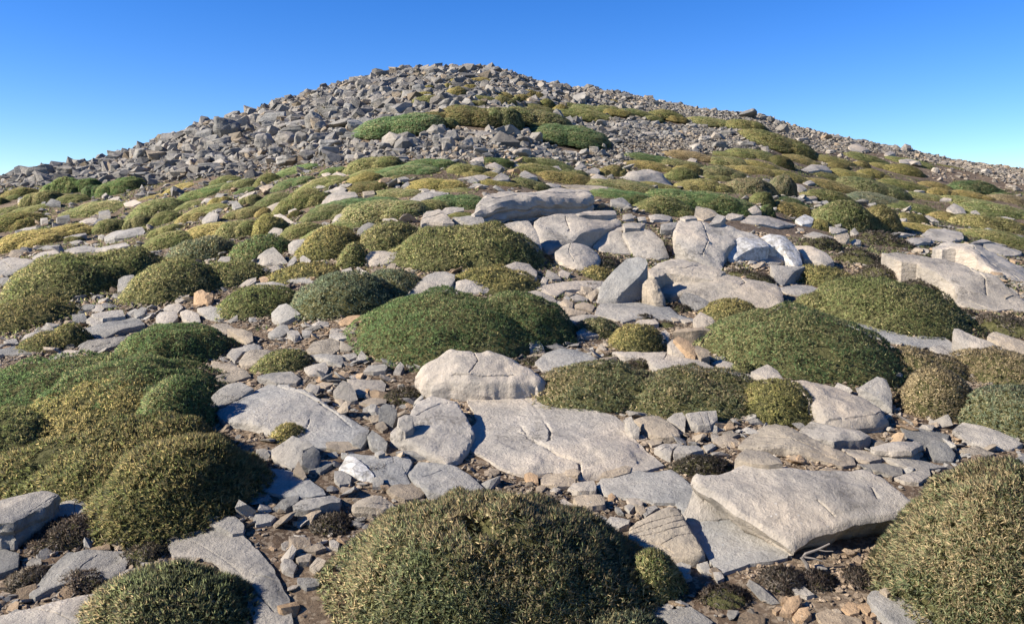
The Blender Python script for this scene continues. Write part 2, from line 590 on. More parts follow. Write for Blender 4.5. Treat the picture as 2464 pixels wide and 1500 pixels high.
    for v in be:
        o = Vector((0, 0, 0))
        for e in v.link_edges:
            if len(e.link_faces) == 1:
                a, b_ = e.verts
                l = e.link_loops[0]
                dvec = (l.link_loop_next.vert.co-l.vert.co)
                o += Vector((dvec.y, -dvec.x, 0))
        outn[v] = o.normalized() if o.length > 0 else Vector((0, 0, 0))
        orig[v] = v.co.copy()
    mp = {v: v for v in be}
    for kk in range(1, K+1):
        r = bmesh.ops.extrude_edge_only(bm, edges=ring)
        newv = [x for x in r['geom'] if isinstance(x, bmesh.types.BMVert)]
        ring = [x for x in r['geom'] if isinstance(x, bmesh.types.BMEdge)]
        # match new verts to originals by position
        key = {}
        for v, cur in mp.items(): key[tuple(round(c, 6) for c in cur.co)] = v
        nm = {}
        for x in newv:
            v = key.get(tuple(round(c, 6) for c in x.co))
            if v is None: continue
            nm[v] = x
        fr = kk/K
        for v, x in nm.items():
            o = orig[v]
            gz_ = float(terr(o.x, o.y)) - 0.05
            tot = max(o.z-gz_, 0.03)
            q = outn[v]
            stra = 0.0
            sc_ = min(dropmax, 0.25)
            jit = float(noise(o.x*9/size, o.y*9/size, fr*3.1, sd_))*0.10*sc_*rough
            lay = (0.05*sc_ if (kk % 2) else -0.045*sc_)*(1 if K > 3 else 0.3)
            if K == 10: lay = sc_*[0, .02, .03, -.16, .02, .03, .02, -.14, .0, .0, .0][kk]*(0.6+0.5*float(noise(o.x*4, o.y*4, kk//4, sd_)))
            bev = 0.025*sc_*math.sin(min(1, fr*2)*math.pi/2)
            off = bev+jit+lay-under*tot*fr
            nx_, ny_ = o.x+q.x*off, o.y+q.y*off
            x.co = Vector((nx_, ny_, o.z-tot*fr + 0.02*sc_*rg.uniform(-1, 1)))
        mp = nm
    bmesh.ops.recalc_face_normals(bm, faces=bm.faces)
    for f in bm.faces: f.smooth = True
    for e in bm.edges:
        if len(e.link_faces) == 2 and e.calc_face_angle(0) > (R(28) if area_px > 2500 else R(17)): e.smooth = False
    base = Vector((float(cen[0]), float(cen[1]), float(terr(cen[0], cen[1]))))
    if plat:
        PLATFORMS.append(BVHTree.FromBMesh(bm))
    FOOT.append(np.array([(p[0], p[1]) for p in W]))
    for v in bm.verts: v.co -= base
    nm_ = kind or ('flat_rock' if area_px > 5000 else 'stone' if area_px < 1500 else 'rock')
    me = bpy.data.meshes.new(nm_)
    bm.to_mesh(me); bm.free()
    me.materials.append(M_WHITE if tint == 'white' else M_ROCK)
    o = link(nm_, me)
    o.location = base
    tt = TINTS[tint]; f = rg.uniform(0.93, 1.07)
    o.color = (tt[0]*f, tt[1]*f, tt[2]*f, 1)
    sz = 'large' if area_px > 8000 else 'medium' if area_px > 1800 else 'small' if area_px > 500 else 'tiny'
    asp = wpx/max(hpx, 1)
    shp = shape or ('flat' if h*2.2 < hpx and asp > 2.0 else 'blocky' if h > 0.5*hpx else 'angular')
    reg(o, Q[:, 0].mean(), Q[:, 1].mean()+h*.4, '%s %s %s' % (sz, shp, WORD[tint]), {'flat_rock': 'slab', 'stone': 'stone', 'rock': 'rock'}.get(nm_, 'rock'), math.sqrt(area_px), label, short)
    return o

# ------------------------------------------------------------------ convex block prototypes
def hull_bm(seed, n=15, box=0.72, flat=0.6):
    rg = random.Random(seed)
    bm = bmesh.new()
    for i in range(n):
        v = Vector([rg.gauss(0, 1) for _ in range(3)])
        m = max(abs(v.x), abs(v.y), abs(v.z))
        cube = v/m
        v = v.normalized()*(1-box)*1.2+cube*box
        v *= rg.uniform(0.82, 1.0)
        bm.verts.new((v.x, v.y*0.85, v.z*flat))
    r = bmesh.ops.convex_hull(bm, input=bm.verts)
    junk = [x for x in r['geom_interior'] if isinstance(x, bmesh.types.BMVert)]
    bmesh.ops.delete(bm, geom=junk, context='VERTS')
    bmesh.ops.triangulate(bm, faces=bm.faces)
    return bm

def norm_verts(P):
    lo, hi = P.min(0), P.max(0)
    return (P-(lo+hi)/2)/((hi-lo)/2)

SCREE_PROTO = []
for s in range(28):
    bm = hull_bm(s, 13+s % 7, 0.86, 0.6)
    bm.verts.ensure_lookup_table()
    idx = {v: i for i, v in enumerate(bm.verts)}
    P = np.array([v.co[:] for v in bm.verts])
    Fc = np.array([[idx[v] for v in f.verts] for f in bm.faces])
    SCREE_PROTO.append((norm_verts(P), Fc)); bm.free()

BLOCKS = []
for s in range(16):
    bm = hull_bm(500+s, 20+s % 8, 0.85, 0.7)
    bmesh.ops.dissolve_limit(bm, angle_limit=R(9), verts=bm.verts, edges=bm.edges)
    bmesh.ops.bevel(bm, geom=list(bm.edges), offset=0.05, segments=1, affect='EDGES', clamp_overlap=True)
    bmesh.ops.triangulate(bm, faces=bm.faces)
    for _ in range(3):
        long = [e for e in bm.edges if e.calc_length() > 0.13]
        if long: bmesh.ops.subdivide_edges(bm, edges=long, cuts=1)
        bmesh.ops.triangulate(bm, faces=bm.faces)
    bm.normal_update()
    P = np.array([v.co[:] for v in bm.verts]); Nn = np.array([v.normal[:] for v in bm.verts])
    dsp = fbm(P[:, 0]*2.3, P[:, 1]*2.3, P[:, 2]*2.3, s, 3)*0.05
    lay = np.tanh(5*np.sin(P[:, 2]*14+2.0*noise(P[:, 0]*1.5, P[:, 1]*1.5, 0, s)))*0.014*(1-np.abs(Nn[:, 2]))
    P = P+Nn*(dsp+lay)[:, None]
    P = norm_verts(P)
    for v, p in zip(bm.verts, P): v.co = p
    for f in bm.faces: f.smooth = True
    for e in bm.edges:
        if len(e.link_faces) == 2 and e.calc_face_angle(0) > R(32): e.smooth = False
    me = bpy.data.meshes.new('boulder'); bm.to_mesh(me); bm.free()
    me.materials.append(M_ROCK)
    BLOCKS.append(me)

_bi = [0]
def boulder(tile, x0, x1, yt, yb, tint='grey', label=None, short=None, kind='boulder', rot=None):
    _bi[0] += 1
    rg = random.Random(900+_bi[0])
    ox, oy, k = TILE[tile]
    x0, x1, yt, yb = ox+x0*k, ox+x1*k, oy+yt*k, oy+yb*k
    P = hit(.5*(x0+x1), yb)
    depth = P[1]*cp-(P[2]-EYE)*sp
    if tile in ('T1', 'T2') and yb < 480:
        c_ = .5*(x0+x1); w_ = (x1-x0)*0.15; x0 -= w_; x1 += w_; yt -= (yb-yt)*0.18
    a = .5*(x1-x0)*depth/FPX
    hh = .5*(yb-yt)*depth/FPX
    o = link(kind, BLOCKS[_bi[0] % len(BLOCKS)])
    bdep = min(max(a, hh)*0.9, 1.3*min(a, hh)+0.3*max(a, hh))
    o.scale = (a*1.02, bdep, hh*1.12)
    o.rotation_euler = (R(rg.uniform(-8, 8)), R(rg.uniform(-10, 10)), R(rg.choice([0, 180])+rg.uniform(-14, 14)))
    o.location = (P[0], P[1]+bdep*0.55, P[2]+hh*0.86)
    tt = TINTS[tint]; f = rg.uniform(0.86, 1.06)
    o.color = (tt[0]*f, tt[1]*f, tt[2]*f, 1)
    FOOT.append(np.array([(P[0]-a*.8, P[1]), (P[0]+a*.8, P[1]), (P[0]+a*.8, P[1]+bdep*1.2), (P[0]-a*.8, P[1]+bdep*1.2)]))
    hp, wp = yb-yt, x1-x0
    shp = 'upright' if hp > wp*0.95 else 'flat' if wp > 2.1*hp else 'blocky'
    sz = 'big' if wp*hp > 1800 else 'medium' if wp*hp > 700 else 'small'
    reg(o, .5*(x0+x1), .5*(yt+yb), '%s %s %s' % (sz, shp, WORD[tint]), kind, math.sqrt(wp*hp), label, short)
    return o

# ------------------------------------------------------------------ cushion shrubs
PAL = {   # living leaf, second leaf, dry tip colours and the share of dry tips
 'g': [(.130, .205, .080), (.180, .245, .105), (.46, .41, .21), .12],
 'b': [(.185, .230, .145), (.235, .265, .170), (.50, .43, .25), .22],
 'o': [(.190, .225, .088), (.255, .275, .115), (.53, .45, .23), .25],
 'y': [(.260, .255, .095), (.360, .325, .130), (.60, .48, .22), .36],
 's': [(.185, .220, .112), (.270, .270, .145), (.54, .42, .25), .33],
 'd': [(.155, .180, .070), (.220, .215, .092), (.44, .35, .17), .26],
 'r': [(.270, .215, .120), (.340, .265, .155), (.60, .48, .30), .42],
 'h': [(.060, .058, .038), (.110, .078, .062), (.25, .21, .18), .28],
}
SWORD = {'g': 'green', 'b': 'grey green', 'o': 'olive green', 'y': 'golden olive', 's': 'straw tipped green', 'd': 'dark green',
         'r': 'brownish tan', 'h': 'dark brown'}

def tuft_cloud(P, Nr, pal, rs, L, Wd, leaves, spread, mottle_f, dry_shift=0.0, seed=0, nb=1.0):
    """blades standing out of surface points P with normals Nr; returns V, F, tint"""
    n = len(P)
    pc = PAL[pal]
    m1 = noise(P[:, 0]*mottle_f, P[:, 1]*mottle_f, P[:, 2]*mottle_f, seed+31)
    m2 = noise(P[:, 0]*mottle_f*3.1, P[:, 1]*mottle_f*3.1, P[:, 2]*mottle_f*3.1, seed+32)
    dry = np.clip(pc[3]+dry_shift+0.28*m1+0.15*m2, 0.02, 0.93)
    P_ = np.repeat(P, leaves, 0); N_ = np.repeat(Nr, leaves, 0)
    M = n*leaves
    rnd = rs.normal(size=(M, 3))
    tuftlean = np.repeat(rs.normal(size=(n, 3))*0.25, leaves, 0)
    tb = np.repeat(rs.uniform(0.72, 1.3, n), leaves)[:, None]
    d = N_*(0.9 if pal != 'h' else 0.55) + rnd*spread + tuftlean
    d /= np.linalg.norm(d, axis=1)[:, None]
    s = np.cross(d, rs.normal(size=(M, 3)))
    s /= np.maximum(np.linalg.norm(s, axis=1)[:, None], 1e-6)
    Ls = (L*rs.uniform(0.55, 1.25, M))[:, None]
    Ws = (Wd*rs.uniform(0.6, 1.3, M))[:, None]
    base = P_ - N_*L*0.25
    v0 = base + s*Ws*.5; v1 = base - s*Ws*.5
    # broad middle, pointed end
    mid = base + d*Ls*0.55
    v2 = mid - s*Ws*.42; v3 = mid + s*Ws*.42
    tip = base + d*Ls
    V = np.stack([v0, v1, v2, tip, v3], 1).reshape(-1, 3)
    F = (np.arange(M)*5)[:, None]+np.arange(5)[None, :]
    isdry = rs.uniform(size=M) < np.repeat(dry, leaves)
    tuftdry = np.repeat(rs.uniform(size=n) < dry*0.6, leaves)
    isdry = isdry | (tuftdry & (rs.uniform(size=M) < 0.6))
    mixf = np.clip(np.repeat(0.5+0.6*m2, leaves)+rs.normal(size=M)*0.3, 0, 1)[:, None]
    c = np.array(pc[0])*(1-mixf)+np.array(pc[1])*mixf
    c = np.where(isdry[:, None], np.array(pc[2])*rs.uniform(0.55, 1.15, M)[:, None], c*rs.uniform(0.7, 1.3, M)[:, None])
    c = c*tb
    T = np.repeat(c, 5, 0)
    nv_ = N_*nb + d*(1.5-nb) + rs.normal(size=(M, 3))*0.25
    nv_ /= np.linalg.norm(nv_, axis=1)[:, None]
    return V, F, T, np.repeat(nv_, 5, 0)

def lump(P, a, seed):
    f = 2.6/max(a, 0.05)
    return (fbm(P[:, 0]*f, P[:, 1]*f, P[:, 2]*f, seed, 2)*0.060*a
            + noise(P[:, 0]*9, P[:, 1]*9, P[:, 2]*9, seed+5)*min(0.022, 0.045*a)
            + noise(P[:, 0]*21, P[:, 1]*21, P[:, 2]*21, seed+6)*min(0.012, 0.03*a))

def dome_point(d, a, b, h):
    """direction -> point of a cushion with a rounded, slightly overhanging rim"""
    x, y, z = d[:, 0], d[:, 1], d[:, 2]
    zz = np.where(z > 0, z, z*0.35)
    q = 1+0.07*np.clip(1-np.abs(z)*3, 0, 1)
    r = 1+0.10*np.clip(1-np.abs(z)*2.2, 0, 1)
    q = q*r/1.03
    return np.stack([x*a*q, y*b*q, zz*h], 1)

def solve_lobe(x0, x1, yt, yb, depthf=0.75, fixed=None):
    xc = .5*(x0+x1)
    P = hit(xc, yb) if fixed is None else hit(xc, fixed)
    Y = P[1]
    a = .5*(x1-x0)*(Y*cp-(P[2]-EYE)*sp)/FPX
    b = depthf*a
    for it in range(4):
        Yc = Y+b
        X = (xc-1232)/FPX*(Yc*cp-(P[2]-EYE)*sp)
        a = .5*(x1-x0)*(Yc*cp-(P[2]-EYE)*sp)/FPX
        b = depthf*a
        # the far rim must stay below the silhouette
        lo = yt+0.16*(yb-yt)
        bb = b
        for _ in range(30):
            gy_ = project(X, Y+2*bb, float(terr(X, Y+2*bb)))[1]
            if gy_ >= lo: break
            bb *= 0.92
        b = max(bb, 0.25*a)
        if bb < 0.25*a: b = 0.25*a
    Yc = Y+b
    X = (xc-1232)/FPX*(Yc*cp-(P[2]-EYE)*sp)
    # height
    th = np.linspace(0, math.pi, 40)
    lo_, hi_ = 0.01, 2.5*a+0.1
    for _ in range(24):
        h = .5*(lo_+hi_)
        yy = Yc-np.cos(th)*b; zz = terr(np.full(40, X), yy)+np.sin(th)*h
        top = project(np.full(40, X), yy, zz)[1].min()
        if top < yt: hi_ = h
        else: lo_ = h
    h = max(min(h, 1.4*a), 0.12*a)
    return X, Yc, a, b, h

_si = [0]
def shrub(lobes, pal='o', label=None, short=None, tile='A', step=8.5, L=0.024, noun='cushion shrub', leaves=7, flat=False, twigs=0, dry=0.0, notch=()):
    """a hand placed cushion shrub: Empty > foliage, woody_base"""
    _si[0] += 1
    seed = 3000+_si[0]*17
    rs = np.random.RandomState(seed)
    ox, oy, k = TILE[tile]
    LB = []
    for l in lobes:
        x0, x1, yt, yb = ox+l[0]*k, ox+l[1]*k, oy+l[2]*k, oy+l[3]*k
        LB.append((x0, x1, yt, yb)+solve_lobe(x0, x1, yt, yb, 0.95 if not flat else 0.6))
    if pal == 'h': LB = [l[:8]+(min(l[8], 0.42*l[6]),) for l in LB]
    X0 = np.mean([l[4] for l in LB]); Y0 = np.mean([l[5] for l in LB])
    org = np.array([X0, Y0, float(terr(X0, Y0))])
    allP, allN, BV, BF = [], [], [], []
    off = 0
    for i, (x0, x1, yt, yb, X, Y, a, b, h) in enumerate(LB):
        area = (x1-x0)*(yb-yt)
        depth = Y
        stepw = step*depth/FPX
        surf = 2*math.pi*a*b*0.65+math.pi*(a+b)*h*0.8
        n = int(np.clip(surf/(stepw*stepw*0.62), 150, 17000))
        d = rs.normal(size=(int(n*1.9), 3)); d /= np.linalg.norm(d, axis=1)[:, None]
        d = d[d[:, 2] > -0.35]
        # even out over the stretched dome: keep with probability ~ local area
        wgt = np.sqrt((d[:, 0]/a)**2+(d[:, 1]/b)**2+(d[:, 2]/h)**2)*a*b*h
        wgt /= wgt.max()
        d = d[rs.uniform(size=len(d)) < wgt*1.15]
        def place(dd, shrink=1.0, extra=0.0):
            q = dome_point(dd, a*shrink, b*shrink, h*shrink)
            nn = np.stack([dd[:, 0]/a, dd[:, 1]/b, dd[:, 2]/h], 1); nn /= np.linalg.norm(nn, axis=1)[:, None]
            wx, wy = X+q[:, 0], Y+q[:, 1]
            wp = np.stack([wx, wy, q[:, 2]], 1)
            wp = wp+nn*(lump(wp, min(a, 0.8), seed)+extra)[:, None]
            wp[:, 2] += terr(wp[:, 0], wp[:, 1])
            return wp, nn
        wp, nn = place(d)
        keep = np.ones(len(wp), bool)
        for j, M in enumerate(LB):
            if j == i: continue
            zz = wp[:, 2]-terr(wp[:, 0], wp[:, 1])
            q = ((wp[:, 0]-M[4])/M[6])**2+((wp[:, 1]-M[5])/M[7])**2+(zz/M[8])**2
            keep &= q > 0.9
        # thin spots
        hole = noise(wp[:, 0]*5, wp[:, 1]*5, wp[:, 2]*5, seed+3) + 0.6*noise(wp[:, 0]*13, wp[:, 1]*13, wp[:, 2]*13, seed+4)
        keep &= rs.uniform(size=len(wp)) > np.clip((hole-(0.25 if pal == 'h' else 0.38 if step > 9 else 0.62))*1.8, 0, 0.88)
        for (hx, hy, hr) in notch:
            sx_, sy_ = project(wp[:, 0], wp[:, 1], wp[:, 2])
            keep &= ~(((sx_-hx)**2+(sy_-hy)**2*1.6 < hr*hr) & (rs.uniform(size=len(wp)) < 0.9))
        allP.append(wp[keep]); allN.append(nn[keep])
        # inner dome
        nu, nv = 30, 12
        uu, vv = np.meshgrid(np.linspace(0, 2*math.pi, nu, endpoint=False), np.linspace(-0.25, math.pi/2, nv))
        dd = np.stack([np.cos(vv)*np.cos(uu), np.cos(vv)*np.sin(uu), np.sin(vv)], 2).reshape(-1, 3)
        bp_, _ = place(dd, 0.93, -0.4*L)
        for (hx, hy, hr) in notch:
            sx_, sy_ = project(bp_[:, 0], bp_[:, 1], bp_[:, 2])
            m = (sx_-hx)**2+(sy_-hy)**2*1.6 < hr*hr*1.1
            bp_[m, 2] -= 0.05
        BV.append(bp_)
        i0 = (np.arange(nv-1)[:, None]*nu+np.arange(nu)[None, :]).ravel()
        i1 = (np.arange(nv-1)[:, None]*nu+(np.arange(nu)+1)[None, :] % nu).ravel()
        BF.append(np.stack([i0, i1, i1+nu, i0+nu], 1)+off); off += len(bp_)
    P = np.vstack(allP); Nn = np.vstack(allN)
    d0 = Y0
    Ll = max(L if step > 9 else 0.016, 0.95*step*d0/FPX)
    Wd = Ll*(0.14 if step > 9 else 0.17)
    V, F, T, NV = tuft_cloud(P-org, Nn, pal, rs, Ll, Wd, leaves, 0.72 if pal != 'h' else 1.1, 3.2, dry, seed, 0.55 if step > 9 else 0.9)
    root = bpy.data.objects.new(noun.replace(' ', '_'), None); COL.objects.link(root)
    root.location = org
    root.empty_display_size = 0.1
    fo = link('foliage', np_mesh('foliage', V, F, 5, M_LEAF, False, T, NV), root)
    fo.color = (1.16, 1.16, 1.08, 1)
    wb = link('woody_base', np_mesh('woody_base', np.vstack(BV)-org, np.vstack(BF), 4, M_WOOD, True), root)
    for l in LB:
        t_ = np.linspace(0, 2*math.pi, 16, endpoint=False)
        FOOT.append(np.stack([l[4]+np.cos(t_)*l[6]*0.95, l[5]+np.sin(t_)*l[7]*0.95], 1))
    x0 = min(l[0] for l in LB); x1 = max(l[1] for l in LB); yt = min(l[2] for l in LB); yb = max(l[3] for l in LB)
    sz = 'large' if (x1-x0) > 260 else 'medium' if (x1-x0) > 120 else 'small'
    reg(root, .5*(x0+x1), .5*(yt+yb), sz+' '+SWORD[pal], noun, math.sqrt((x1-x0)*(yb-yt)), label, short)
    return root

# prototypes shared by the many cushions farther up the slope
SHRUB_PROTO = {}
def shrub_proto(pal, var, n=5600, leaves=6, L=0.052, W=0.014):
    seed = 7000+ord(pal)*13+var*101
    rs = np.random.RandomState(seed)
    h = 0.5
    lob = [(0, 0, 1.0, 0.8, 1.0)]
    if var == 1: lob = [(-0.22, 0, 0.78, 0.8, 1.0), (0.34, -0.06, 0.66, 0.72, 0.9)]
    if var == 2: lob = [(0.0, 0.08, 0.85, 0.75, 1.0), (-0.45, -0.12, 0.55, 0.62, 0.75), (0.48, -0.15, 0.52, 0.56, 0.66)]
    Ps, Ns, BV, BF = [], [], [], []
    off = 0
    for i, (cx, cy, a, b, hz) in enumerate(lob):
        hh = h*hz
        d = rs.normal(size=(int(n*2*a), 3)); d /= np.linalg.norm(d, axis=1)[:, None]
        d = d[d[:, 2] > -0.3]
        wgt = np.sqrt((d[:, 0]/a)**2+(d[:, 1]/b)**2+(d[:, 2]/hh)**2)
        d = d[rs.uniform(size=len(d)) < wgt/wgt.max()*1.2]
        def place(dd, sh=1.0, ex=0.0):
            q = dome_point(dd, a*sh, b*sh, hh*sh)+np.array([cx, cy, 0])
            nn = np.stack([dd[:, 0]/a, dd[:, 1]/b, dd[:, 2]/hh], 1); nn /= np.linalg.norm(nn, axis=1)[:, None]
            q = q+nn*(lump(q*1.0, a, seed)*1.1+ex)[:, None]
            return q, nn
        p, nn = place(d)
        keep = np.ones(len(p), bool)
        for j, M in enumerate(lob):
            if j != i:
                keep &= ((p[:, 0]-M[0])/M[2])**2+((p[:, 1]-M[1])/M[3])**2+(p[:, 2]/(h*M[4]))**2 > 0.9
        hole = noise(p[:, 0]*4, p[:, 1]*4, p[:, 2]*4, seed+3)
        keep &= rs.uniform(size=len(p)) > np.clip((hole-0.45)*1.5, 0, 0.7)
        Ps.append(p[keep]); Ns.append(nn[keep])
        nu, nv = 24, 9
        uu, vv = np.meshgrid(np.linspace(0, 2*math.pi, nu, endpoint=False), np.linspace(-0.25, math.pi/2, nv))
        dd = np.stack([np.cos(vv)*np.cos(uu), np.cos(vv)*np.sin(uu), np.sin(vv)], 2).reshape(-1, 3)
        bp_, _ = place(dd, 0.94, -0.02)
        BV.append(bp_)
        i0 = (np.arange(nv-1)[:, None]*nu+np.arange(nu)[None, :]).ravel()
        i1 = (np.arange(nv-1)[:, None]*nu+(np.arange(nu)+1)[None, :] % nu).ravel()
        BF.append(np.stack([i0, i1, i1+nu, i0+nu], 1)+off); off += len(bp_)
    P = np.vstack(Ps); N_ = np.vstack(Ns)
    V, F, T, NV = tuft_cloud(P, N_, pal, rs, L, W, leaves, 0.6, 2.0, 0.0, seed)
    BVv = np.vstack(BV); BFf = np.vstack(BF)
    me = bpy.data.meshes.new('cushion_shrub')
    allV = np.vstack([V, BVv]).astype(np.float32)
    me.vertices.add(len(allV)); me.vertices.foreach_set('co', allV.ravel())
    lo = np.concatenate([F.ravel(), (BFf+len(V)).ravel()]).astype(np.int32)
    me.loops.add(len(lo)); me.loops.foreach_set('vertex_index', lo)
    nf = len(F)+len(BFf)
    me.polygons.add(nf)
    st = np.concatenate([np.arange(len(F))*5, len(F)*5+np.arange(len(BFf))*4]).astype(np.int32)
    me.polygons.foreach_set('loop_start', st)
    me.polygons.foreach_set('loop_total', np.concatenate([np.full(len(F), 5), np.full(len(BFf), 4)]).astype(np.int32))
    a_ = me.color_attributes.new('tint', 'FLOAT_COLOR', 'POINT')
    c = np.ones((len(allV), 4), np.float32); c[:len(T), :3] = T
    a_.data.foreach_set('color', c.ravel())
    a_ = me.attributes.new('nrm', 'FLOAT_VECTOR', 'POINT')
    c = np.zeros((len(allV), 3), np.float32); c[:, 2] = 1; c[:len(NV)] = NV
    a_.data.foreach_set('vector', c.ravel())
    me.materials.append(M_LEAF); me.materials.append(M_WOOD)
    me.polygons.foreach_set('material_index', np.concatenate([np.zeros(len(F)), np.ones(len(BFf))]).astype(np.int32))
    me.update(calc_edges=True)
    return me

def far_shrub(tile, x0, x1, yt, yb, pal='o', label=None, short=None, noun='cushion shrub'):
    _si[0] += 1
    rg = random.Random(_si[0]*7+5)
    ox, oy, k = TILE[tile]
    X0, X1, YT, YB = ox+x0*k, ox+x1*k, oy+yt*k, oy+yb*k
    sk = np.interp(.5*(X0+X1), [s_[0] for s_ in SKYL], [s_[1] for s_ in SKYL])
    near_sky = YT < sk+18
    YT = max(YT, sk+12); YB = max(YB, YT+8)
    X, Y, a, b, h = solve_lobe(X0, X1, YT, YB, 0.95)
    asp = (X1-X0)/max(YB-YT, 1)
    var = rg.choice([0, 0, 1, 2]) if asp < 3 else rg.choice([1, 2])
    key = (pal, var)
    if key not in SHRUB_PROTO: SHRUB_PROTO[key] = shrub_proto(pal, var)
    o = link(noun.replace(' ', '_'), SHRUB_PROTO[key])
    fx = rg.choice([-1, 1])
    gr = 1.18 if Y < 13 else 1.2
    o.scale = (a*fx*gr, b/0.8*1.15, h/0.5*(0.98 if not near_sky else 0.7))
    n = tnormal(X, Y, 0.5)
    # lie on the slope
    g = float(terr(X, Y))
    q = Vector((0, 0, 1)).rotation_difference(n)
    o.rotation_mode = 'QUATERNION'
    o.rotation_quaternion = q
    o.location = (X, Y, g-0.02+0.0)
    if YT < 335 and not near_sky:
        o.scale = (o.scale[0]*1.15, o.scale[1]*1.25, o.scale[2]*1.25)
        o.location[2] += 0.06
    f = rg.uniform(1.12, 1.36)
    o.color = (f*rg.uniform(0.95, 1.06), f, f*rg.uniform(0.9, 1.05), 1)
    t_ = np.linspace(0, 2*math.pi, 12, endpoint=False)
    if YT < 335: a *= 1.15; b *= 1.5
    FOOT.append(np.stack([X+np.cos(t_)*a*1.0, Y-b*0.3+np.sin(t_)*b*1.3], 1))
    sz = 'large' if (X1-X0) > 115 else 'medium' if (X1-X0) > 60 else 'small'
    shp = ' low' if asp > 4 else ' rounded' if asp < 2.2 else ''
    reg(o, .5*(X0+X1), .5*(YT+YB), sz+shp+' '+SWORD[pal], noun, math.sqrt((X1-X0)*(YB-YT)), label, short)
    return o
# ================================================================== THE PLACE
# ---- big slabs first: smaller stones may rest on them
slab('A', [(516,990),(560,962),(610,935),(650,915),(685,918),(760,955),(830,990),(888,1020),(882,1040),(850,1062),(760,1070),(700,1052),(610,1022),(540,1008)],
     9, 'blue', 'smooth grey slab with a long straight crack, half shaded by the big left shrub mound', 'the long cracked slab beside the left mound',
     plat=True, cracks=[[(655,918),(740,958),(800,985),(865,1030)],[(745,1010),(730,1040)]], rough=0.7)
slab('A', [(940,1035),(985,995),(1005,960),(1040,945),(1080,955),(1100,962),(1114,985),(1130,1010),(1140,1025),(1130,1060),(1110,1092),(1075,1105),(1030,1085),(985,1060),(950,1045)],
     14, 'pale', 'pale slab just left of the gap beside the great central slab', 'the slab left of the central gap', plat=True,
     cracks=[[(1003,1000),(1060,970),(1100,965)]], rough=0.8)
slab('A', [(1122,958),(1180,944),(1250,947),(1300,960),(1340,975),(1400,985),(1480,1000),(1508,1020),(1530,1050),(1575,1085),(1602,1112),(1560,1125),(1480,1130),(1400,1138),(1330,1125),(1260,1137),(1200,1120),(1145,1092),(1122,1080),(1135,1030),(1150,1015),(1130,990)],
     14, 'pale', 'great pale central slab, broad and crossed by two curved cracks', 'the great central slab', plat=True,
     cracks=[[(1150,1017),(1185,1023),(1263,1048),(1300,1073),(1340,1093),(1395,1108),(1396,1132)],[(1263,965),(1290,985),(1305,1010),(1325,1042),(1322,1068)],[(1240,1010),(1268,1048)],[(1125,975),(1200,978),(1260,968)]], rough=0.9, rnd=0.05)
slab('L2', [(570,340),(640,350),(760,370),(900,370),(1020,360),(1050,405),(1030,445),(1008,482),(1040,540),(930,550),(850,530),(790,510),(740,460),(690,400),(620,370)],
     20, 'blue', 'flat grey slab with a white crystal rock at its left end', 'the flat slab by the white crystal rock', plat=True, rough=0.6, cracks=[[(940,435),(985,440),(1010,480)],[(920,380),(925,420)]])
slab('L2', [(1060,432),(1090,402),(1220,405),(1320,415),(1440,500),(1560,600),(1620,660),(1500,680),(1350,650),(1160,625),(1125,600),(1060,545),(1012,480)],
     20, 'blue', 'smooth grey slab directly behind the top of the straw tipped foreground shrub', 'the slab behind the foreground shrub', plat=True, rough=0.6, cracks=[[(1130,510),(1250,470)]])
slab('L3', [(560,560),(600,505),(700,500),(840,468),(900,490),(960,492),(1070,470),(1180,560),(1280,640),(1350,690),(1500,790),(1718,915),(1810,962),(1862,1040),(1850,1068),(1760,1085),(1600,1095),(1420,1150),(1350,1100),(1290,1010),(1215,880),(1160,760),(1100,690),(950,690),(860,660),(700,640),(620,610)],
     14, 'blue', 'smooth grey slab with a big blocky stone and its shadow lying on it', 'the smooth slab under the big block', plat=True, rough=0.5, rnd=0.04)
slab('L3', [(1190,560),(1230,500),(1290,520),(1380,510),(1440,485),(1500,445),(1600,420),(1718,440),(1950,450),(2118,458),(2360,440),(2470,470),(2560,510),(2640,560),(2780,630),(2856,692),(2790,725),(2700,715),(2600,720),(2480,750),(2400,760),(2220,820),(2100,850),(2030,880),(1900,945),(1840,930),(1718,870),(1500,770),(1350,672),(1260,610)],
     110, 'pale', 'huge tilted pale boulder with a dark undercut front above the bottom right corner', 'the huge tilted boulder', plat=True, rough=0.9, under=0.9, rnd=0.04, tc=6, tl=3, kind='boulder',
     cracks=[[(1180,540),(1260,610),(1330,655)],[(2060,690),(2160,760)],[(2420,560),(2460,620)]])
slab('A', [(998,888),(1010,868),(1055,840),(1085,824),(1130,832),(1180,832),(1230,850),(1280,875),(1316,903),(1312,920),(1270,934),(1210,938),(1150,936),(1090,928),(1040,928),(1012,908)],
     16, 'pale', 'humped pale boulder in front of the large green shrub dome', 'the humped pale boulder', plat=True, rough=1.6, tc=24, dome=0.02, rnd=0.10, kind='boulder',
     cracks=[[(1140,836),(1150,870),(1130,905)],[(1090,905),(1160,912),(1240,905)]])
slab('A', [(1286,526),(1300,518),(1350,514),(1400,515),(1450,514),(1480,520),(1495,530),(1484,545),(1440,556),(1400,565),(1375,580),(1340,590),(1318,602),(1302,575)],
     10, 'pale', 'broad pale boulder face under the flat topped capstone boulder', 'the broad boulder under the capstone', plat=True, rough=1.1, tc=12, cracks=[[(1360,525),(1372,560)]], kind='boulder')
slab('A', [(1195,540),(1225,534),(1272,534),(1288,555),(1305,590),(1298,605),(1265,592),(1235,577),(1210,560)],
     14, 'pale', 'pale boulder left of the deep cleft under the capstone boulder', None, rough=1.0, tc=14, kind='boulder', plat=True)
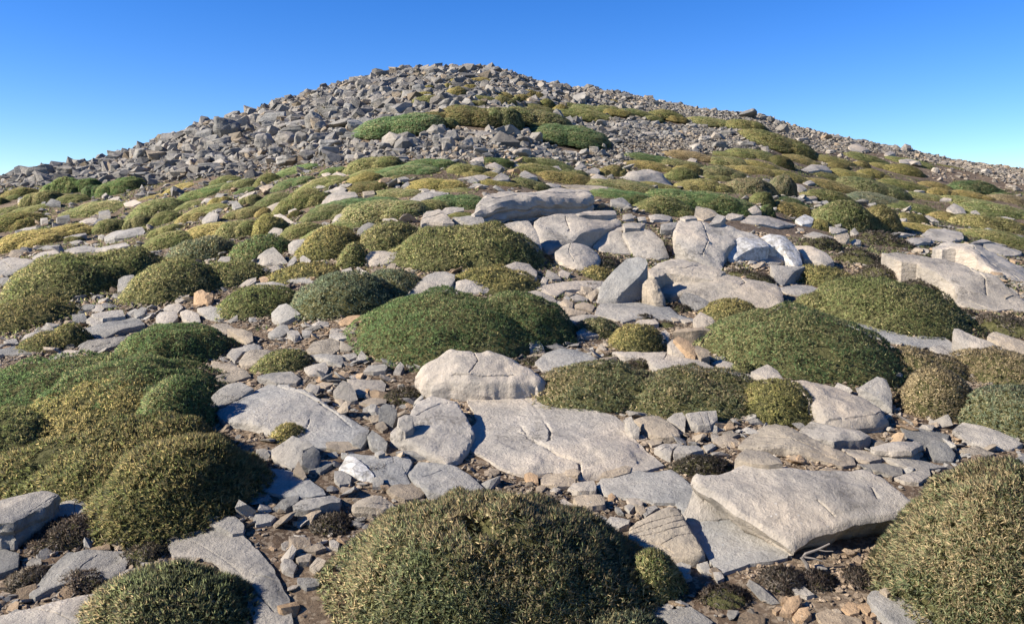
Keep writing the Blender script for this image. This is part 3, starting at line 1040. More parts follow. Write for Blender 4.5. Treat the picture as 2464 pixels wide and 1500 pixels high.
slab('M3', [(320,190),(380,140),(480,110),(570,130),(650,170),(680,220),(640,290),(550,330),(480,318),(380,275),(330,240)],
     10, 'pale', 'round topped cracked boulder in the middle of the pale outcrop', 'the round cracked boulder', tc=18, dome=0.06, plat=True, kind='boulder', cracks=[[(440,135),(420,210),(470,280)],[(640,170),(680,220)]])
slab('M3', [(605,145),(690,70),(760,55),(812,52),(862,122),(903,212),(840,208),(700,198)], 10, 'pale', 'triangular pale boulder left of the thin dark diagonal cleft', None, tc=18, plat=True, kind='boulder')
slab('M3', [(825,50),(900,22),(980,0),(1050,25),(1130,130),(1182,232),(1100,250),(920,215),(868,115)], 10, 'pale', 'pale pointed boulder right of the thin dark diagonal cleft', 'the pointed boulder right of the cleft', tc=20, plat=True, kind='boulder')
slab('A', [(1620,562),(1633,531),(1659,524),(1694,531),(1713,538),(1745,528),(1784,545),(1826,552),(1850,566),(1777,574),(1752,590),(1742,618),(1745,638),(1713,626),(1681,618),(1649,606),(1628,585)],
     10, 'pale', 'broad pale boulder face with a white quartz band at its right', 'the broad quartz band boulder', tc=16, plat=True, rough=1.2, kind='boulder', cracks=[[(1690,540),(1705,580),(1690,610)]])
slab('M3', [(1095,365),(1150,355),(1380,378),(1500,392),(1600,375),(1680,358),(1760,370),(1830,395),(1920,430),(2000,435),(2032,520),(2040,600),(1990,630),(1920,615),(1800,592),(1600,560),(1470,560),(1380,510),(1300,495),(1200,488),(1110,444)],
     14, 'pink', 'long warm pale slab sloping to the right below the quartz band', 'the long warm slab', tc=8, plat=True, rough=1.2, cracks=[[(1720,400),(1745,450),(1700,480)]])
slab('M3', [(1022,332),(1060,300),(1100,270),(1190,235),(1300,243),(1400,270),(1480,300),(1600,342),(1560,372),(1510,385),(1380,370),(1150,352),(1085,385),(1040,370)],
     16, 'pink', 'rough pale slab lying on the upper edge of the long warm slab', None, tc=4, rough=1.4, cracks=[[(1100,330),(1300,330),(1400,300)]])
slab('M3', [(620,660),(650,592),(720,575),(800,566),(950,570),(1050,598),(1120,605),(1180,600),(1240,660),(1380,690),(1370,720),(1200,705),(1050,690),(900,705),(830,722),(740,690)],
     8, 'blue', 'smooth grey slab below the leaning upright slab', 'the smooth slab below the leaning slab', plat=True, rough=0.5)
slab('M3', [(170,470),(300,430),(480,402),(690,400),(670,450),(600,480),(400,490),(330,532),(250,505)], 6, 'pale', 'flat pale shelf behind the heap of small stones right of the large green dome', None, plat=True, rough=0.6)
slab('M3', [(170,1022),(250,962),(360,925),(480,930),(600,960),(662,1000),(640,1035),(480,1045),(300,1085),(230,1080)], 9, 'blue', 'flat grey slab between the humped boulder and the wide straw tipped shrub', 'the flat slab right of the humped boulder', plat=True, rough=0.5)
slab('M3', [(750,935),(900,942),(1000,950),(1170,950),(1330,990),(1500,1050),(1750,1110),(1900,1130),(1960,1170),(1800,1185),(1600,1150),(1500,1125),(1350,1095),(1150,1090),(1080,1065),(1000,1000),(850,980)], 8, 'pale', 'long pale slab strip behind the wide straw tipped shrub', 'the long slab strip', plat=True, rough=0.7, cracks=[[(1170,955),(1140,1010)]])
slab('M4', [(865,180),(960,160),(1150,190),(1300,220),(1400,250),(1500,290),(1650,360),(1780,450),(1920,545),(1990,600),(1960,640),(1800,622),(1730,642),(1560,612),(1410,562),(1420,520),(1400,470),(1300,402),(1170,335),(1120,290),(1000,272),(900,212)],
     6, 'pink', 'great pale pinkish slab sloping down at the right edge of the picture', 'the great slab at the right edge', plat=True, rough=0.9, rnd=0.04, cracks=[[(1500,300),(1620,420),(1640,520)],[(1500,560),(1700,630)]])
slab('M4', [(1240,140),(1320,105),(1400,90),(1460,125),(1500,160),(1620,190),(1720,210),(1850,240),(1930,240),(1990,330),(1980,430),(1880,430),(1800,412),(1700,352),(1560,272),(1400,212),(1300,190)],
     10, 'pale', 'layered pale ridge rock behind the great slab at the right edge', None, rough=1.8, cracks=[[(1300,150),(1500,220),(1750,310),(1900,400)],[(1400,120),(1600,230),(1800,280)]])
slab('M4', [(285,655),(380,662),(480,700),(700,740),(900,800),(1100,840),(1180,800),(1255,790),(1330,840),(1400,890),(1460,935),(1455,972),(1300,925),(1100,912),(900,880),(720,832),(550,745),(420,700)],
     8, 'blue', 'thin grey slab strip between two large green shrubs on the right', 'the slab strip between the two right green shrubs', plat=True, rough=0.8)
slab('M4', [(1215,905),(1300,900),(1400,960),(1520,1020),(1530,1052),(1380,1050),(1300,975)], 8, 'pale', 'narrow pale slab just above the brownish tan shrub on the right', None)
slab('M4', [(1390,790),(1400,755),(1430,752),(1560,830),(1700,890),(1780,942),(1650,960),(1540,1030),(1490,980),(1450,900),(1400,850)], 12, 'pale', 'pale wedge shaped slab leaning beside the dark gap at the right', None, tl=12)
slab('M4', [(1640,832),(1680,800),(1720,790),(1920,862),(2000,900),(1990,1000),(1900,985),(1780,932),(1700,872)], 8, 'tan', 'flat tan slab cut by the right edge of the picture beside a pale wedge', None)
slab('A', [(1880,918),(1920,914),(1960,915),(2030,925),(2090,948),(2130,968),(2142,990),(2110,1001),(2030,1007),(1985,1000),(1945,968),(1905,935)],
     30, 'pink', 'thick pinkish white boulder with layered edge, right of the golden shrub', 'the thick pinkish boulder', plat=True, rough=1.2, kind='boulder', cracks=[[(1990,1000),(2060,995),(2110,990),(2128,975)]], rnd=0.1)
slab('A', [(1142,492),(1146,476),(1172,464),(1230,461),(1300,457),(1345,448),(1400,449),(1426,457),(1430,470),(1400,474),(1300,477),(1230,483),(1185,490)],
     38, 'pale', 'large flat topped capstone boulder overhanging a dark gap, mid slope', 'the capstone boulder', rough=1.3, kind='boulder', under=0.10, rnd=0.05, cracks=[[(1180,475),(1300,468),(1400,462)]])
slab('L3', [(2480-800,2000),(2480,2000)] and [(3115,3000)] if False else [(790,822),(850,780),(930,735),(1050,690),(1120,705),(1150,752),(1175,800),(1215,870),(1270,970),(1296,1035),(1250,1062),(1200,1072),(1040,1060),(900,1020),(785,940),(780,900)],
     36, 'tan', 'big square block with parallel cracks, lying on the smooth slab', 'the big square block', tc=14, rough=0.9, kind='boulder', rnd=0.06,
     cracks=[[(785,928),(1000,966),(1110,915),(1212,893)],[(800,850),(950,800),(1140,760)],[(820,880),(1000,840),(1160,790)],[(1000,966),(1080,1020)],[(850,905),(1020,880),(1180,830)]])
# ---- L1, bottom left
slab('L1', [(-60,640),(0,632),(200,622),(340,620),(392,632),(320,700),(190,745),(90,805),(0,815),(-60,820)], 190, 'grey', 'thick layered rock at the left edge below the shrub mound, its left end sunlit', 'the thick layered rock at the left edge', kind='boulder', cracks=[[(380,640),(200,735)]], rough=1.1)
slab('L1', [(335,740),(380,690),(450,655),(520,650),(590,688),(650,680),(735,690),(720,740),(590,770),(500,790),(420,810),(340,800)], 70, 'grey', 'grey rounded rock with a vertical crack under the left shrub mound', None, cracks=[[(520,660),(500,700),(505,780)]])
slab('L1', [(190,1300),(280,1170),(350,1090),(400,1040),(450,1000),(640,1000),(820,990),(862,1040),(835,1130),(760,1185),(560,1205),(360,1262),(240,1312)], 26, 'dark', 'dark shaded slab half covered by brown twigs near the bottom left corner', 'the dark slab in the bottom left', cracks=[[(650,1040),(560,1110),(500,1190)]])  # dark tint puts the slab's shade into its colour
slab('L1', [(780,1165),(850,1130),(990,1118),(1005,1135),(900,1172),(790,1190)], 25, 'grey', 'thin stone between the dark slab and the bottom left shrub', None)
slab('L1', [(-60,1460),(0,1438),(230,1390),(440,1330),(640,1280),(812,1245),(830,1265),(700,1400),(640,1500),(600,1640),(-60,1660)], 30, 'pale', 'flat pale slab in the bottom left corner left of the straw tipped shrub', 'the bottom left corner slab', plat=True, rough=0.6, cracks=[[(200,1395),(340,1420),(540,1500)]])
slab('L1', [(1115,940),(1140,905),(1180,888),(1330,868),(1500,895),(1620,930),(1718,1010),(1830,1110),(1868,1200),(1930,1290),(1955,1500),(1960,1640),(1740,1640),(1718,1500),(1650,1350),(1560,1210),(1480,1150),(1390,1095),(1300,1090),(1165,1095),(1125,1030)],
     100, 'grey', 'rounded boulder with a brightly sunlit left flank, bottom left of centre', 'the rounded bottom left boulder', tc=0, tl=6, rough=1.0, dome=0.035, kind='boulder', rnd=0.06, cracks=[[(1150,920),(1300,985),(1420,1050),(1520,1110),(1610,1170),(1718,1285),(1830,1370)],[(1718,1180),(1868,1190)]])
slab('L1', [(1400,790),(1450,760),(1580,775),(1640,830),(1630,875),(1560,890),(1480,850),(1410,820)], 32, 'grey', 'small grey block above the rounded boulder with the sunlit flank', None)
slab('L1', [(-60,985),(0,960),(60,1000),(130,1020),(120,1110),(0,1150),(-60,1160)], 30, 'dark', 'dark rock in shade at the left edge above the bottom left slab', None)
# ---- L2
slab('L2', [(0,500),(40,465),(100,455),(220,470),(340,520),(450,592),(468,628),(380,645),(200,640),(60,610),(-30,570)], 14, 'blue', 'smooth slab fully in the shade right of the left shrub mound', 'the fully shaded smooth slab', plat=True, rough=0.5)
slab('L2', [(825,60),(850,30),(875,18),(945,60),(942,110),(915,172),(822,140)], 14, 'dark', 'upright dark grey block standing between two slabs, white stone at its right', None, tc=35, rough=1.2)
slab('L2', [(958,120),(1000,95),(1050,103),(1052,170),(1000,200),(958,178)], 45, 'pale', 'knobbly whitish stone on the pale slab, beside the upright dark block', None, rough=2.2)
slab('L2', [(103,325),(160,290),(240,232),(350,268),(385,300),(312,330),(300,420),(230,452),(140,412),(108,370)], 14, 'grey', 'angular grey rock with a pointed left side below the tiny tuft', 'the angular grey rock', tc=16, tl=14, rough=1.0)
slab('L2', [(385,300),(425,345),(418,420),(380,462),(310,430),(318,350)], 20, 'dark', None, None, tl=-24)  # shaded right side of the angular rock, its shade painted as a dark tint
slab('L2', [(552,440),(610,362),(665,378),(740,440),(790,488),(785,520),(700,505),(640,485),(575,465)], 26, 'white', 'white crystalline rock at the left end of a flat grey slab', 'the white crystal rock', rough=1.2, tc=14, tl=10)
slab('L2', [(525,470),(580,470),(640,510),(630,550),(560,560),(525,520)], 12, 'grey')
slab('L2', [(245,690),(300,660),(430,632),(530,618),(568,650),(560,690),(440,718),(330,732),(262,722)], 44, 'grey', 'thick grey stone with a layered front below the shaded smooth slab', None, rough=1.3)
slab('L2', [(645,690),(690,655),(800,640),(900,660),(942,690),(860,722),(760,722),(665,712)], 52, 'tan', 'thick tan layered stone left of the top of the foreground shrub', None, rough=1.4, cracks=[[(660,690),(760,700),(900,680)]])
slab('L2', [(872,590),(930,560),(1050,540),(1142,600),(1110,640),(1000,662),(930,642)], 18, 'brown', 'brownish flat stone touching the top left of the foreground shrub', None)
slab('L2', [(-20,790),(0,758),(80,755),(132,775),(100,810),(0,830)], 10, 'grey')
slab('L2', [(782,580),(785,520),(830,500),(858,545),(845,580)], 10, 'grey', tc=30)
slab('L2', [(490,935),(520,928),(560,955),(548,992),(505,980)], 8, 'pale')
slab('L2', [(268,1050),(310,1015),(375,1030),(357,1080),(285,1085)], 18, 'tan')
slab('L2', [(358,1112),(410,1045),(468,1068),(452,1110),(405,1152)], 12, 'tan', tl=12, cracks=[[(375,1120),(440,1060)]])
slab('L2', [(298,985),(350,958),(440,962),(472,985),(400,1012),(312,1012)], 10, 'brown')
slab('L2', [(275,1190),(350,1188),(432,1200),(422,1240),(340,1252),(280,1222)], 10, 'grey')
slab('L2', [(165,1095),(190,1060),(235,1060),(275,1100),(250,1165),(180,1135)], 10, 'pale')
slab('L2', [(638,262),(700,215),(746,215),(742,262),(704,312),(650,292)], 18, 'dark')
slab('L2', [(746,232),(780,192),(850,250),(882,282),(872,332),(780,312)], 18, 'dark')
slab('L2', [(938,347),(1060,330),(1152,345),(1142,377),(1040,372)], 14, 'grey')
slab('L2', [(795,350),(850,328),(866,350),(822,368)], 8, 'grey')
slab('L2', [(350,470),(380,400),(500,400),(515,425),(430,480)], 8, 'dark')  # slab lying in shadow; the shadow is painted in by the dark tint
slab('L2', [(465,275),(520,270),(620,275),(690,320),(600,335),(480,320)], 8, 'brown')
slab('L2', [(110,720),(180,660),(290,620),(280,680),(200,730)], 14, 'dark')
slab('L2', [(0,320),(60,320),(95,360),(70,400),(0,390)], 12, 'dark')
slab('L2', [(250,470),(285,405),(340,510),(320,520)], 10, 'brown', tc=25)
slab('L2', [(760,105),(820,90),(830,140),(780,150)], 8, 'brown')
slab('L2', [(800,150),(850,140),(885,180),(850,205)], 10, 'brown')
# ---- L3
slab('L3', [(815,130),(885,108),(988,105),(1060,150),(1112,185),(1130,225),(1020,232),(930,212),(880,160)], 42, 'tan', 'blocky tan stone under the front edge of the wide straw tipped shrub', None, rough=0.9)
slab('L3', [(1040,122),(1090,85),(1142,75),(1166,110),(1160,200),(1120,178)], 18, 'pale', tl=14)
slab('L3', [(1165,90),(1260,72),(1372,58),(1382,120),(1330,165),(1250,168),(1200,138)], 40, 'pale', 'pale block with fine vertical cracks under the golden shrub', None, tc=15, cracks=[[(1260,80),(1290,160)],[(1310,70),(1330,150)]])
slab('L3', [(758,118),(800,103),(822,150),(857,182),(852,232),(812,236),(770,180)], 14, 'grey', 'slim grey stone leaning at the right end of the great central slab', None, tl=14)
slab('L3', [(898,268),(960,258),(1012,266),(1000,290),(938,302)], 8, 'tan')
slab('L3', [(958,312),(1050,270),(1142,265),(1152,290),(1080,332),(1062,392),(1000,352)], 14, 'grey', None, None, rough=2.0, cracks=[[(970,320),(1060,290),(1140,275)],[(1000,345),(1070,310)]])
slab('L3', [(1085,330),(1112,305),(1250,303),(1284,328),(1200,350),(1090,346)], 50, 'grey', 'thick grey stone just left of the dark twiggy shrublet on the slab', None)
slab('L3', [(1282,302),(1340,284),(1372,300),(1310,338)], 8, 'grey')
slab('L3', [(1335,222),(1372,210),(1392,242),(1360,272),(1340,252)], 8, 'pink')
slab('L3', [(1410,215),(1470,200),(1530,225),(1480,245),(1420,240)], 8, 'tan')
slab('L3', [(598,495),(640,450),(740,434),(802,446),(792,477),(680,502)], 9, 'tan', 'flat tan stone wedged under the front of the great central slab', None)
slab('L3', [(188,522),(230,490),(350,488),(432,500),(422,560),(300,577),(200,562)], 14, 'tan', 'rounded tan stone left of the flat grey stone with white marks', None)
slab('L3', [(358,468),(430,455),(458,480),(440,502),(370,497)], 8, 'tan')
slab('L3', [(374,582),(410,552),(550,540),(567,576),(560,602),(440,604)], 32, 'grey', 'grey stone with small white paint marks at the left end of the smooth slab', 'the stone with white marks')
slab('L3', [(414,642),(470,630),(600,630),(624,660),(622,692),(540,704),(440,702)], 36, 'tan', 'tan block below the stone with white marks', None)
slab('L3', [(153,642),(190,625),(232,650),(242,702),(170,702)], 10, 'orange', 'small orange stone above the foreground shrub', None, tc=20)
slab('L3', [(82,492),(120,480),(172,500),(177,552),(130,552),(88,522)], 10, 'orange', None, None, tc=20)
slab('L3', [(645,632),(670,618),(697,645),(680,667),(650,657)], 8, 'orange', tc=20)
slab('L3', [(768,655),(820,653),(882,675),(872,700),(790,690)], 12, 'pink')
slab('L3', [(755,702),(790,690),(822,705),(790,747)], 8, 'grey')
slab('L3', [(828,710),(880,700),(905,740),(870,770)], 8, 'brown')
slab('L3', [(878,762),(910,712),(960,698),(982,720),(900,772)], 8, 'grey')
slab('L3', [(618,822),(660,770),(792,795),(782,832),(720,852),(640,847)], 16, 'grey', 'grey stone left of the big square block in shade', None)
slab('L3', [(520,770),(600,770),(640,790),(600,815),(540,800)], 8, 'dark')
slab('L3', [(690,710),(720,715),(750,760),(710,750)], 8, 'dark')
slab('L3', [(160,580),(200,560),(230,580),(200,610),(165,605)], 8, 'brown')
slab('L3', [(255,600),(290,578),(328,590),(300,615)], 8, 'grey')
slab('L3', [(215,730),(300,680),(345,652),(400,690),(560,800),(700,900),(790,970),(852,1015),(845,1035),(700,1020),(500,945),(380,875),(280,765)], 14, 'pale', 'long narrow slab leaning along the right side of the foreground shrub', 'the long narrow slab', plat=True, rough=0.6)
slab('L3', [(910,1402),(980,1370),(1060,1400),(1200,1375),(1352,1480),(1300,1530),(1100,1520),(960,1450)], 12, 'dark', 'shaded slab at the bottom edge right of the foreground shrub', None)
slab('L3', [(1003,1385),(1040,1355),(1085,1375),(1070,1402),(1030,1405)], 8, 'pale')
slab('L3', [(1088,1102),(1130,1075),(1202,1100),(1190,1150),(1110,1182)], 12, 'grey')
slab('L3', [(1140,1162),(1180,1150),(1212,1185),(1150,1202)], 8, 'grey')
slab('L3', [(1240,1092),(1312,1075),(1342,1162),(1290,1152)], 12, 'grey')
slab('L3', [(1350,1150),(1400,1140),(1425,1190),(1380,1210)], 8, 'grey')
slab('L3', [(1020,1090),(1060,1085),(1085,1110),(1040,1120)], 8, 'grey')
# ---- L4
slab('L4', [(180,198),(230,160),(290,125),(370,145),(440,167),(620,195),(688,235),(640,258),(500,265),(440,272),(330,242)], 46, 'pale', 'pale rock below the thick pinkish boulder, behind the layered slab', None, rough=1.3, dome=0.03)
slab('L4', [(-200,262),(-140,210),(-80,180),(0,150),(130,180),(280,260),(450,320),(580,350),(592,400),(500,415),(380,390),(250,362),(100,332),(-50,320)], 26, 'tan', 'long layered tan slab with wavy edges behind the huge tilted boulder', 'the long layered tan slab', rough=1.6, plat=True,
     cracks=[[(-180,262),(0,290),(200,338),(390,360),(480,385),(580,395)],[(-60,220),(150,280),(350,330)]])
slab('L4', [(-222,382),(-150,312),(0,340),(82,392),(98,428),(0,432),(-120,412)], 12, 'tan', 'flat tan stone between the long layered slab and the huge tilted boulder', None)
slab('L4', [(690,292),(800,277),(1020,268),(1048,288),(960,342),(860,337),(720,312)], 66, 'pale', 'block with a flat top and shaded right end below the thick pinkish boulder', None, rnd=0.04)
slab('L4', [(740,347),(860,340),(1000,380),(1130,420),(1202,440),(1000,457),(880,432),(800,392)], 14, 'grey', 'low grey wedge stone left of the large right foreground shrub', None)
slab('L4', [(888,187),(1000,190),(1150,210),(1217,230),(1202,270),(1100,312),(1000,292),(920,242)], 14, 'dark', 'slab fully in shade in the hollow under the brownish tan shrub', None)  # shade of the hollow is also put into the colour by the dark tint
slab('L4', [(1240,172),(1310,130),(1480,190),(1640,250),(1712,288),(1640,322),(1460,312),(1330,262)], 12, 'pale', 'flat pale slab half shaded below the brownish tan shrub at the right', None)
slab('L4', [(1288,322),(1400,308),(1522,350),(1480,372),(1360,360)], 9, 'tan')
slab('L4', [(1368,368),(1430,358),(1442,400),(1390,417)], 8, 'orange', tc=20)
slab('L4', [(498,322),(620,325),(742,345),(762,390),(680,412),(600,392),(540,352)], 12, 'pink')
slab('L4', [(598,427),(780,420),(900,450),(907,490),(840,502),(720,472)], 12, 'dark')  # stone in shade, darkened in its colour to show that shade
slab('L4', [(848,512),(960,480),(1082,455),(1092,500),(1010,552),(920,542)], 10, 'grey')
slab('L4', [(1600,422),(1718,360),(1800,430),(1760,500),(1660,450)], 12, 'grey')
slab('L4', [(1060,300),(1100,260),(1200,280),(1260,360),(1240,410),(1120,400)], 10, 'dark')
slab('L4', [(665,1310),(690,1280),(722,1270),(820,1290),(900,1330),(1000,1380),(1150,1430),(1290,1490),(1360,1540),(1200,1570),(900,1520),(780,1440),(700,1370)], 22, 'blue', 'smooth pale slab at the bottom edge left of the large right foreground shrub', 'the smooth slab at the bottom right', plat=True, rough=0.5)
slab('L4', [(78,1435),(95,1380),(140,1320),(212,1300),(232,1340),(192,1400),(160,1437)], 10, 'orange', 'round orange white spotted stone, upper one of the pair at the bottom', None, tc=22, dome=0.08)
slab('L4', [(168,1440),(210,1388),(272,1378),(290,1430),(240,1482),(185,1482)], 10, 'orange', 'round orange white spotted stone, lower one of the pair at the bottom', None, tc=22, dome=0.08)
slab('L4', [(88,1330),(120,1310),(145,1320),(120,1355),(90,1352)], 8, 'orange')
slab('L4', [(30,1400),(60,1380),(90,1395),(55,1420)], 8, 'orange')
slab('L4', [(493,1390),(540,1350),(622,1372),(612,1422),(550,1432)], 10, 'orange', None, None, dome=0.06)
slab('L4', [(603,1372),(660,1350),(697,1400),(670,1432)], 8, 'orange', tc=15)
slab('L4', [(688,1432),(730,1395),(752,1440),(700,1452)], 8, 'orange')
slab('L4', [(430,1400),(470,1395),(495,1420),(455,1425)], 8, 'tan')
slab('L4', [(650,1440),(690,1450),(705,1490),(665,1480)], 8, 'orange')
slab('L4', [(318,1432),(400,1400),(622,1470),(640,1520),(500,1550),(380,1522)], 14, 'brown', 'flat brownish slab at the bottom edge beside the spotted stones', None)
slab('L4', [(150,1255),(240,1250),(312,1300),(260,1312),(180,1285)], 8, 'grey')
slab('L4', [(560,1160),(600,1148),(645,1160),(600,1182)], 8, 'tan')
slab('L4', [(750,1265),(810,1250),(848,1275),(800,1300)], 8, 'tan')
slab('L4', [(310,1100),(370,1095),(400,1130),(340,1140)], 8, 'grey')
# ---- M1
slab('M1', [(-60,250),(0,235),(40,210),(180,230),(292,262),(240,292),(140,352),(60,382),(-60,385)], 14, 'grey', 'big grey boulder at the left edge above the wide olive shrub mound', 'the grey boulder at the left edge', tc=14, kind='boulder', cracks=[[(20,260),(100,340)]])
slab('M1', [(886,402),(930,380),(1002,370),(1012,400),(960,492),(880,494)], 14, 'grey', 'upright squarish grey stone wedged between two olive mounds at the left', None, tc=30)
slab('M1', [(688,662),(760,640),(920,634),(934,668),(860,680),(770,692),(700,682)], 46, 'pale', 'pale block stone above the long dark slab at the left', None)
slab('M1', [(644,702),(680,680),(760,690),(772,730),(700,752)], 20, 'pale')
slab('M1', [(556,792),(650,770),(760,745),(880,705),(1020,683),(1080,718),(1092,745),(980,772),(800,822),(650,832)], 18, 'dark', 'long dark slab lying across the slope above the layered dark stone', 'the long dark slab at the left', plat=True)
slab('M1', [(588,902),(700,850),(880,815),(1002,805),(960,852),(860,892),(700,922)], 30, 'dark', 'dark layered stone below the long dark slab at the left', None, rough=1.9, cracks=[[(620,890),(760,860),(940,820)],[(700,905),(850,880)]])
slab('M1', [(158,852),(190,820),(302,785),(312,810),(200,862)], 10, 'pale')
slab('M1', [(28,872),(60,850),(120,850),(137,880),(80,897)], 10, 'grey')
slab('M1', [(298,772),(360,730),(402,745),(402,782)], 10, 'grey')
slab('M1', [(428,962),(500,940),(602,940),(560,977),(480,982)], 8, 'pale')
slab('M1', [(798,987),(892,912),(872,972),(830,995)], 10, 'tan')
slab('M1', [(-30,920),(20,915),(100,900),(200,940),(242,962),(100,972),(-30,975)], 10, 'dark', 'low dark stone at the left edge above the great left mound', None)
slab('M1', [(1008,652),(1060,610),(1102,620),(1082,662),(1020,687)], 10, 'grey')
slab('M1', [(540,670),(640,665),(650,705),(600,730),(545,715)], 10, 'dark')
slab('M1', [(585,610),(640,580),(720,590),(700,625),(620,635)], 12, 'dark')
slab('M1', [(680,600),(740,590),(790,610),(760,640),(690,635)], 8, 'pale')
slab('M1', [(1448,500),(1510,475),(1550,508),(1602,512),(1582,590),(1500,598),(1445,600)], 10, 'orange', 'bright orange jagged stone standing left of centre', 'the orange jagged stone', tc=38, rough=2.0)
slab('M1', [(1535,480),(1552,455),(1560,490),(1548,505)], 6, 'tan', tc=35)
slab('M1', [(1308,562),(1340,520),(1422,518),(1412,545),(1330,582)], 10, 'pale')
slab('M1', [(1222,632),(1260,585),(1350,588),(1372,610),(1330,642)], 16, 'pale')
slab('M1', [(1168,692),(1200,650),(1322,645),(1332,680),(1290,722),(1190,747)], 14, 'pale', 'pale block at the lower left of the stones around the orange one', None)
slab('M1', [(1348,642),(1400,630),(1492,670),(1502,712),(1440,732),(1370,692)], 14, 'pale')
slab('M1', [(1478,612),(1580,590),(1652,620),(1702,690),(1640,702),(1510,662)], 16, 'grey', 'grey stone directly in front of the orange jagged stone', None)
slab('M1', [(1668,622),(1780,595),(1842,610),(1842,640),(1760,640)], 28, 'pale')
slab('M1', [(1578,742),(1620,730),(1700,740),(1762,765),(1740,800),(1650,790)], 14, 'tan')
slab('M1', [(1700,762),(1800,770),(1892,800),(1897,862),(1850,882),(1780,832)], 20, 'tan', 'tan slab leaning left of the small tuft near the left centre', None)
slab('M1', [(1700,965),(1740,915),(1800,905),(1950,905),(1950,930),(1820,950),(1760,1010)], 20, 'grey')
slab('M2', [(-130,1000),(-80,950),(0,930),(190,940),(100,1000),(0,1040),(-110,1040)], 24, 'tan', 'stacked tan slab left of the small olive tuft near centre left', None, cracks=[[(-100,1000),(0,980)]])
slab('M1', [(1582,1012),(1700,1025),(1832,1075),(1720,1102),(1600,1082)], 12, 'tan')
slab('M1', [(1598,1132),(1700,1090),(1842,1085),(1882,1120),(1760,1152),(1640,1162)], 18, 'tan', None, None, cracks=[[(1640,1140),(1800,1095)]])
slab('M1', [(1580,1290),(1640,1230),(1700,1180),(1800,1160),(1902,1220),(1800,1292),(1650,1352),(1570,1362)], 14, 'grey', 'smooth grey stone lying against the upper left end of the long cracked slab', None, rough=0.6)
slab('M1', [(1700,610),(1640,650),(1700,690),(1770,650)], 10, 'dark')
slab('M1', [(1795,450),(1850,410),(1920,385),(1920,420),(1860,455)], 8, 'pale')
slab('M1', [(1630,275),(1660,235),(1728,232),(1722,272)], 8, 'pale')
slab('M1', [(710,178),(760,150),(850,125),(930,118),(975,155),(900,170),(800,182)], 12, 'pale', 'flat pale rock on top of the wide olive mound at the left', None)
slab('M1', [(470,185),(540,150),(640,155),(760,165),(700,190),(560,205)], 8, 'grey')
slab('M1', [(240,235),(300,200),(400,185),(470,215),(380,240),(290,250)], 10, 'pale')
slab('M1', [(280,175),(330,150),(440,150),(420,175)], 8, 'grey')
slab('M1', [(0,395),(60,385),(55,430),(0,440)], 12, 'dark')
# ---- M2
slab('M2', [(108,652),(165,590),(222,578),(328,655),(252,702),(182,737),(140,702)], 16, 'grey', 'squarish grey rock on the bare soil left of the large green dome', 'the squarish grey rock on the soil', tc=22, tl=14)
slab('M2', [(88,802),(180,740),(232,740),(252,790),(180,832),(112,832)], 16, 'grey')
slab('M2', [(233,802),(262,780),(312,780),(342,842),(280,852)], 12, 'pale')
slab('M2', [(343,782),(420,790),(402,822),(350,827)], 14, 'grey')
slab('M2', [(618,717),(680,680),(812,668),(792,722),(720,742),(640,737)], 10, 'orange', 'flat orange tan stone touching the left side of the large green dome', None)
slab('M2', [(632,762),(700,750),(767,755),(740,792),(680,787)], 8, 'tan')
slab('M2', [(548,822),(600,795),(667,800),(682,842),(620,857),(558,842)], 10, 'pale')
slab('M2', [(378,922),(430,870),(560,845),(622,870),(632,912),(560,962),(400,947)], 16, 'tan', 'tan rock with a shadow across it left of the base of the large green dome', None)
slab('M2', [(628,862),(742,917),(700,937),(630,932)], 8, 'tan')
slab('M2', [(398,962),(500,950),(642,975),(657,1012),(640,1042),(540,1022)], 14, 'grey')
slab('M2', [(648,972),(740,950),(762,980),(700,1002)], 10, 'pale')
slab('M2', [(748,1002),(790,938),(842,992),(800,1012)], 10, 'pale', tc=20)
slab('M2', [(358,1062),(440,1040),(522,1025),(542,1070),(520,1107),(400,1112)], 14, 'grey')
slab('M2', [(803,1092),(840,1040),(962,1030),(987,1060),(970,1088),(880,1096)], 18, 'grey', 'blocky grey stone left of the humped pale boulder', None)
slab('M2', [(1028,1102),(1050,1060),(1082,1018),(1112,1052),(1082,1112)], 10, 'pale', tc=20)
slab('M2', [(1095,1020),(1130,1020),(1190,1055),(1160,1070)], 6, 'grey')
slab('M2', [(8,1132),(100,1100),(262,1090),(334,1130),(300,1162),(150,1172)], 16, 'grey', 'grey stone between the small olive tuft and the long cracked slab', None)
slab('M2', [(440,1182),(480,1115),(522,1130),(500,1172)], 10, 'orange', tc=20)
slab('M2', [(368,1222),(400,1180),(482,1200),(452,1262)], 10, 'grey')
slab('M2', [(430,1195),(560,1160),(600,1175),(520,1215)], 8, 'tan')
slab('M2', [(678,1162),(780,1160),(942,1155),(972,1180),(962,1232),(900,1242),(760,1262)], 10, 'grey', 'flat grey stone just left of the brown dead shrublet', None, plat=True)
slab('M2', [(768,1322),(860,1290),(982,1290),(972,1332),(880,1352)], 14, 'tan')
slab('M2', [(578,1242),(650,1160),(702,1180),(742,1232),(762,1302),(700,1322),(600,1282)], 14, 'dark', 'dark pointed rock above the right end of the long cracked slab', None, tc=24, tl=10)
slab('M2', [(1330,1252),(1400,1240),(1600,1240),(1642,1272),(1500,1292),(1420,1285)], 12, 'orange', 'thin orange tan slab lying under the humped pale boulder', None, ground_only=True)
slab('M2', [(590,1300),(640,1300),(680,1340),(640,1345)], 8, 'tan')
slab('M2', [(820,1230),(835,1222),(855,1230),(838,1240)], 4, 'orange')
slab('M2', [(240,142),(280,110),(382,95),(342,150),(290,197),(250,182)], 14, 'pale', 'pale block between a green and an olive mound left of centre', None)
